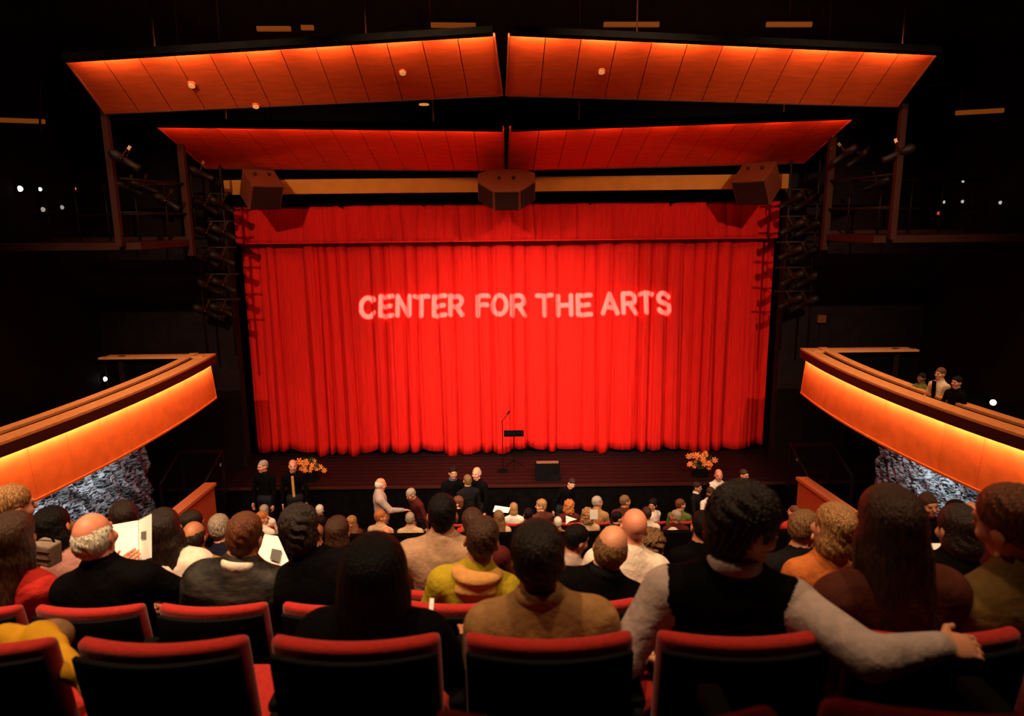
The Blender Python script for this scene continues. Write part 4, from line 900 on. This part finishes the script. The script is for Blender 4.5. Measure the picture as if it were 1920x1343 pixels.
for px, py, hk, hc_, tp, i in FAR:
    ry, rz = ORCH[i]; p = at(px, py, ry); k = int(round((p.x-(.27 if i % 2 else 0)+4.95)/.55)); k = max(0, min(18, k))
    while (i, k) in occ: k += 1
    if k > 18 or (i >= 4 and -3.1 < OX[k]+(.27 if i % 2 else 0) < -1.3): continue
    occ.add((i, k)); s_ = float(np.clip((p.z-rz)/1.335, .93, 1.06))
    far_person(i, k, rs.choice(kindvar[hk]), hk, hc_, tp, rs.choice(['fair', 'pink', 'tan']), 'person in %s seated %s from the left, %s row of the front stalls' % (tp, ORD[k], ORD[i]), s_)
for i in range(5):
    for k in range(19):
        if (i, k) in occ or rs.random() > (.85 if i < 4 else .6): continue
        if i >= 2 and 9 <= k <= 11 and rs.random() < .7: continue
        if i >= 4 and -3.3 < OX[k]+(.27 if i % 2 else 0) < -1.3: continue
        tp = rs.choice(TC); var = rs.randrange(10)
        far_person(i, k, var, None, rs.choice(HC), tp, rs.choice(['fair', 'pink', 'tan']), 'person in %s seated %s from the left, %s row of the front stalls' % (tp.replace('lightgrey', 'light grey').replace('pinkstripe', 'pink'), ORD[k], ORD[i]), rs.uniform(.94, 1.04))

# ------------------------------------------------------------------ people standing by the stage and on the balcony
def stander(px, py, Y, rotz, label, z=0.0, top='black', **kw):
    p = at(px, py, Y); Hh = p.z-z; kw.setdefault('hairkind', 'short'); pc = math.cos(R(abs(kw.get('pitch', 0))))
    nominal = .95+.80*pc
    return person((p.x-(.7*math.sin(R(kw.get('pitch', 0)))*math.sin(-rotz)), Y, z), rotz, label, top=top, pose='stand', scale=float(np.clip(Hh/nominal, .86, 1.10)), h=.014, group='people standing near the stage', **kw)
o = struct('floor_step', MB().box((-4.75, 13.75, .125), (1.7, 1.3, .25)), M_carpet); o['label'] = 'low carpeted step at the left end of the stage front'
M_khaki = mat('khaki_trousers', (.33, .17, .06), .85, .1)
stander(492, 864, 13.45, math.pi-.3, 'person in a dark suit standing at the left front corner of the stage', z=.25, skin='pink', haircol='grey', hairkind='crop', collar='charcoal', hy=-20)
stander(548, 863, 13.5, math.pi+.15, 'person with a golden shirt front standing before the left flowers', z=.25, top='black', skin='pink', hairkind=None, haircol='brown', hy=10)
so_ = bpy.data.objects[[o.name for o in bpy.data.objects if o.get('label', '').startswith('person with a golden')][0]]
bevel(MB().box((.0, .118, 1.18), (.055, .03, .55), Matrix.Rotation(R(-3), 3, 'X')).build('shirt_front', M_top('gold'), so_, world=False), .012)
stander(712, 897, 12.98, -math.pi/2+.25, 'person in a pale grey jacket and khaki trousers reaching right', top='lightgrey', trousers=M_khaki, skin='pink', hairkind='fringe', haircol='white', bulk=.02, hp=12,
        arms=(None, (Vector((.22, .16, 1.16)), Vector((.12, .40, 1.10)), Vector((0, 1, -.1)), Vector((0, 0, 1)), .4)))
stander(770, 912, 13.05, math.pi*.72, 'person in maroon bending forward right of the pale grey jacket', top='maroon', skin='tan', haircol='grey', hairkind='short', pitch=24)
stander(849, 876, 13.55, math.pi+.3, 'person in a black suit with blue tie, left of a group of three', top='black', collar='blue', skin='tan', haircol='black')
stander(893, 877, 13.55, math.pi-.5, 'person in a dark coat, tallest of the group of three before the stage', top='black', skin='pink', hairkind='fringe', haircol='grey')
stander(876, 890, 13.2, .4, 'person in charcoal seen from behind within the group of three', top='charcoal', skin='tan', hairkind='crop', haircol='dirtyblond')
stander(1058, 914, 13.75, math.pi+.4, 'person in black leaning on the stage edge near the monitor speaker', top='black', skin='pink', haircol='darkbrown', side=-18, pitch=14)
stander(1308, 907, 13.3, math.pi*1.3, 'person in charcoal with white collar below the right flowers', top='charcoal', collar='white', skin='tan', haircol='darkbrown')
stander(1333, 921, 13.0, math.pi+.2, 'person in a white top with raised hands below the right flowers', top='white', skin='pink', haircol='brown', hairkind='bob', arms=((Vector((-.25, .1, 1.15)), Vector((-.06, .25, 1.32)), Vector((.2, .1, 1)), Vector((0, 1, 0)), .6), (Vector((.25, .1, 1.15)), Vector((.06, .25, 1.30)), Vector((-.2, .1, 1)), Vector((0, 1, 0)), .6)))
stander(1348, 881, 13.55, math.pi-.1, 'person in a dark suit and white shirt right of the right flowers', top='white', sleeves_col='black', skin='pink', hairkind=None, haircol='grey')
stander(1396, 881, 13.6, math.pi+.5, 'person in black farthest right along the stage front', top='black', skin='pink', hairkind='crop', haircol='brown')
def on_balcony(px, py, label, **kw):
    best = min((abs(onx(px, py, x).z-(3.44+1.66)), x) for x in np.arange(6.0, 9.0, .05)); p = onx(px, py, float(best[1]))
    person((p.x, p.y, 3.44), kw.pop('rot', math.pi/2+.3), label, pose='stand', scale=(p.z-3.44)/1.75, h=.012, group='people on the balcony', **kw)
    return p
pb = on_balcony(1764, 690, 'person in an open cream jacket standing at the right balcony rail', top='cream', skin='tan', hairkind='short', haircol='auburn')
so_ = [o for o in bpy.data.objects if o.get('label', '').startswith('person in an open cream')][0]
bevel(MB().box((.0, .122, 1.24), (.09, .03, .5), Matrix.Rotation(R(-3), 3, 'X')).build('shirt_front', M_top('black'), so_, world=False), .012)
on_balcony(1795, 706, 'person in black behind the cream jacket on the right balcony', top='black', skin='tan', hairkind='short', haircol='black')
on_balcony(1729, 700, 'person in dark green left of the cream jacket on the right balcony', top='green', skin='dark', hairkind='short', haircol='black')

# ------------------------------------------------------------------ things people hold or left on seats
def sheet(name, label, cat, quads, marks=(), group='printed programmes', m=M_paper):
    c = sum((Vector(q) for q in quads[0]), Vector())/len(quads[0]); t = thing(name, label, cat, c, 0, group)
    for q in quads:
        q = [Vector(v)-c for v in q]; n_ = (q[1]-q[0]).cross(q[2]-q[0]).normalized()
        pg_ = fix_normals(MB().prism(q, n_*.003).build('page', m, t, world=False))
    for q in marks:
        q = [Vector(v)-c for v in q]; n_ = (q[1]-q[0]).cross(q[2]-q[0]).normalized()
        n_ = n_ if (n_.y < 0) else -n_
        fix_normals(MB().prism([v+n_*.004 for v in q], n_*.001).build('printed_picture', M_ink, pg_, world=False))
    return t
sheet('programme', 'open white programme held up by the black jacket at the left', 'programme', [[at(207, 1052, 3.30), at(207, 985, 3.52), at(259, 976, 3.62), at(259, 1052, 3.38)], [at(260, 1052, 3.38), at(260, 976, 3.62), at(283, 964, 3.48), at(283, 1046, 3.20)]], [[at(266, 1012, 3.44), at(266, 998, 3.48), at(276, 996, 3.43), at(276, 1012, 3.37)]])
sheet('programme', 'white programme with a dark picture held beside the leaning black jacket', 'programme', [[at(476, 1062, 3.24), at(496, 1002, 3.50), at(521, 1006, 3.48), at(541, 1052, 3.27), at(503, 1077, 3.17)]], [[at(506, 1050, 3.27), at(510, 1030, 3.36), at(529, 1034, 3.34), at(524, 1056, 3.24)]])
sheet('programme', 'slim white card beside the person dressed all in black', 'card', [[at(804, 1147, 2.42), at(806, 1122, 2.46), at(814, 1122, 2.46), at(812, 1147, 2.42)]])
sheet('programme', 'white leaflet right of the brown sweater', 'programme', [[at(1744, 1030, 3.6), at(1744, 1019, 3.75), at(1778, 1019, 3.75), at(1772, 1032, 3.6)]])
sheet('programme', 'upright white programme in the front stalls near picture centre', 'programme', [[at(1106, 974, 11.6), at(1106, 956, 11.6), at(1121, 956, 11.6), at(1121, 974, 11.6)]])
sheet('programme', 'folded white programme in the front stalls, left of the upright one', 'programme', [[at(1061, 984, 11.5), at(1061, 967, 11.6), at(1082, 974, 11.6), at(1068, 978, 11.5)]])
sheet('programme', 'white programme held high in the front stalls under the music stand', 'programme', [[at(924, 960, 12.4), at(928, 948, 12.5), at(957, 952, 12.5), at(953, 962, 12.4)]])
# grey quilted bag
p = at(88, 1036, 3.55); t = thing('shoulder_bag', 'boxy grey bag with dark bands at the left, below black hair', 'bag', p)
bevel(MB().box((0, 0, 0), (.125, .09, .13), Matrix.Rotation(R(-14), 3, 'Z') @ Matrix.Rotation(R(6), 3, 'Y')).build('body', mat('bag_grey', (.20, .15, .115), .7, .2, noise=.15), t, world=False), .015, 3)
for k in (-1, 1): MB().box((0, -.048, k*.022), (.118, .004, .006), Matrix.Rotation(R(-14), 3, 'Z')).build('band', M_black, t, world=False)
MB().tube([(-.05, 0, .06), (-.03, 0, .10), (.03, 0, .10), (.05, 0, .06)], .006, 6).build('handle', M_black, t, True, False)
# yellow coat left on a seat
fc_ = Field()
for a, b, ra, rb in (((-40, 1204, 1.92), (70, 1198, 1.92), .045, .045), ((70, 1198, 1.92), (108, 1212, 1.90), .045, .03), ((108, 1212, 1.90), (138, 1258, 1.80), .030, .024), ((138, 1258, 1.80), (160, 1308, 1.76), .024, .006), ((-30, 1230, 1.92), (60, 1230, 1.92), .05, .05)):
    fc_.cap(at(*a), at(*b), ra, rb, .03)
cb = at(40, 1200, 1.97); fc_.warp = lambda P: -.004*np.sin(P[:, 0]*60+P[:, 2]*40)-.003*np.sin(P[:, 0]*25-P[:, 2]*70)
cm = fc_.mesh('fabric', .008); cm.transform(Matrix.Translation(-cb)); cm.materials.clear(); cm.materials.append(mat('yellow_cloth', (.52, .27, .012), .85, .1, noise=.12, nscale=14, bump=.4, bscale=20))
t = thing('coat', 'yellow coat crumpled over a seat at the lower left', 'coat', cb); link_mesh('fabric', cm, t)
fl = Field(); fl.ell(at(104, 1196, 2.02), (.052, .06, .05), None, .02); fl.ell(at(84, 1190, 2.02), (.05, .05, .04), None, .03); lm = fl.mesh('lining', .008); lm.transform(Matrix.Translation(-cb)); lm.materials.clear(); lm.materials.append(mat('lining_tan', (.20, .11, .05), .9, .1, noise=.2)); link_mesh('lining', lm, t)
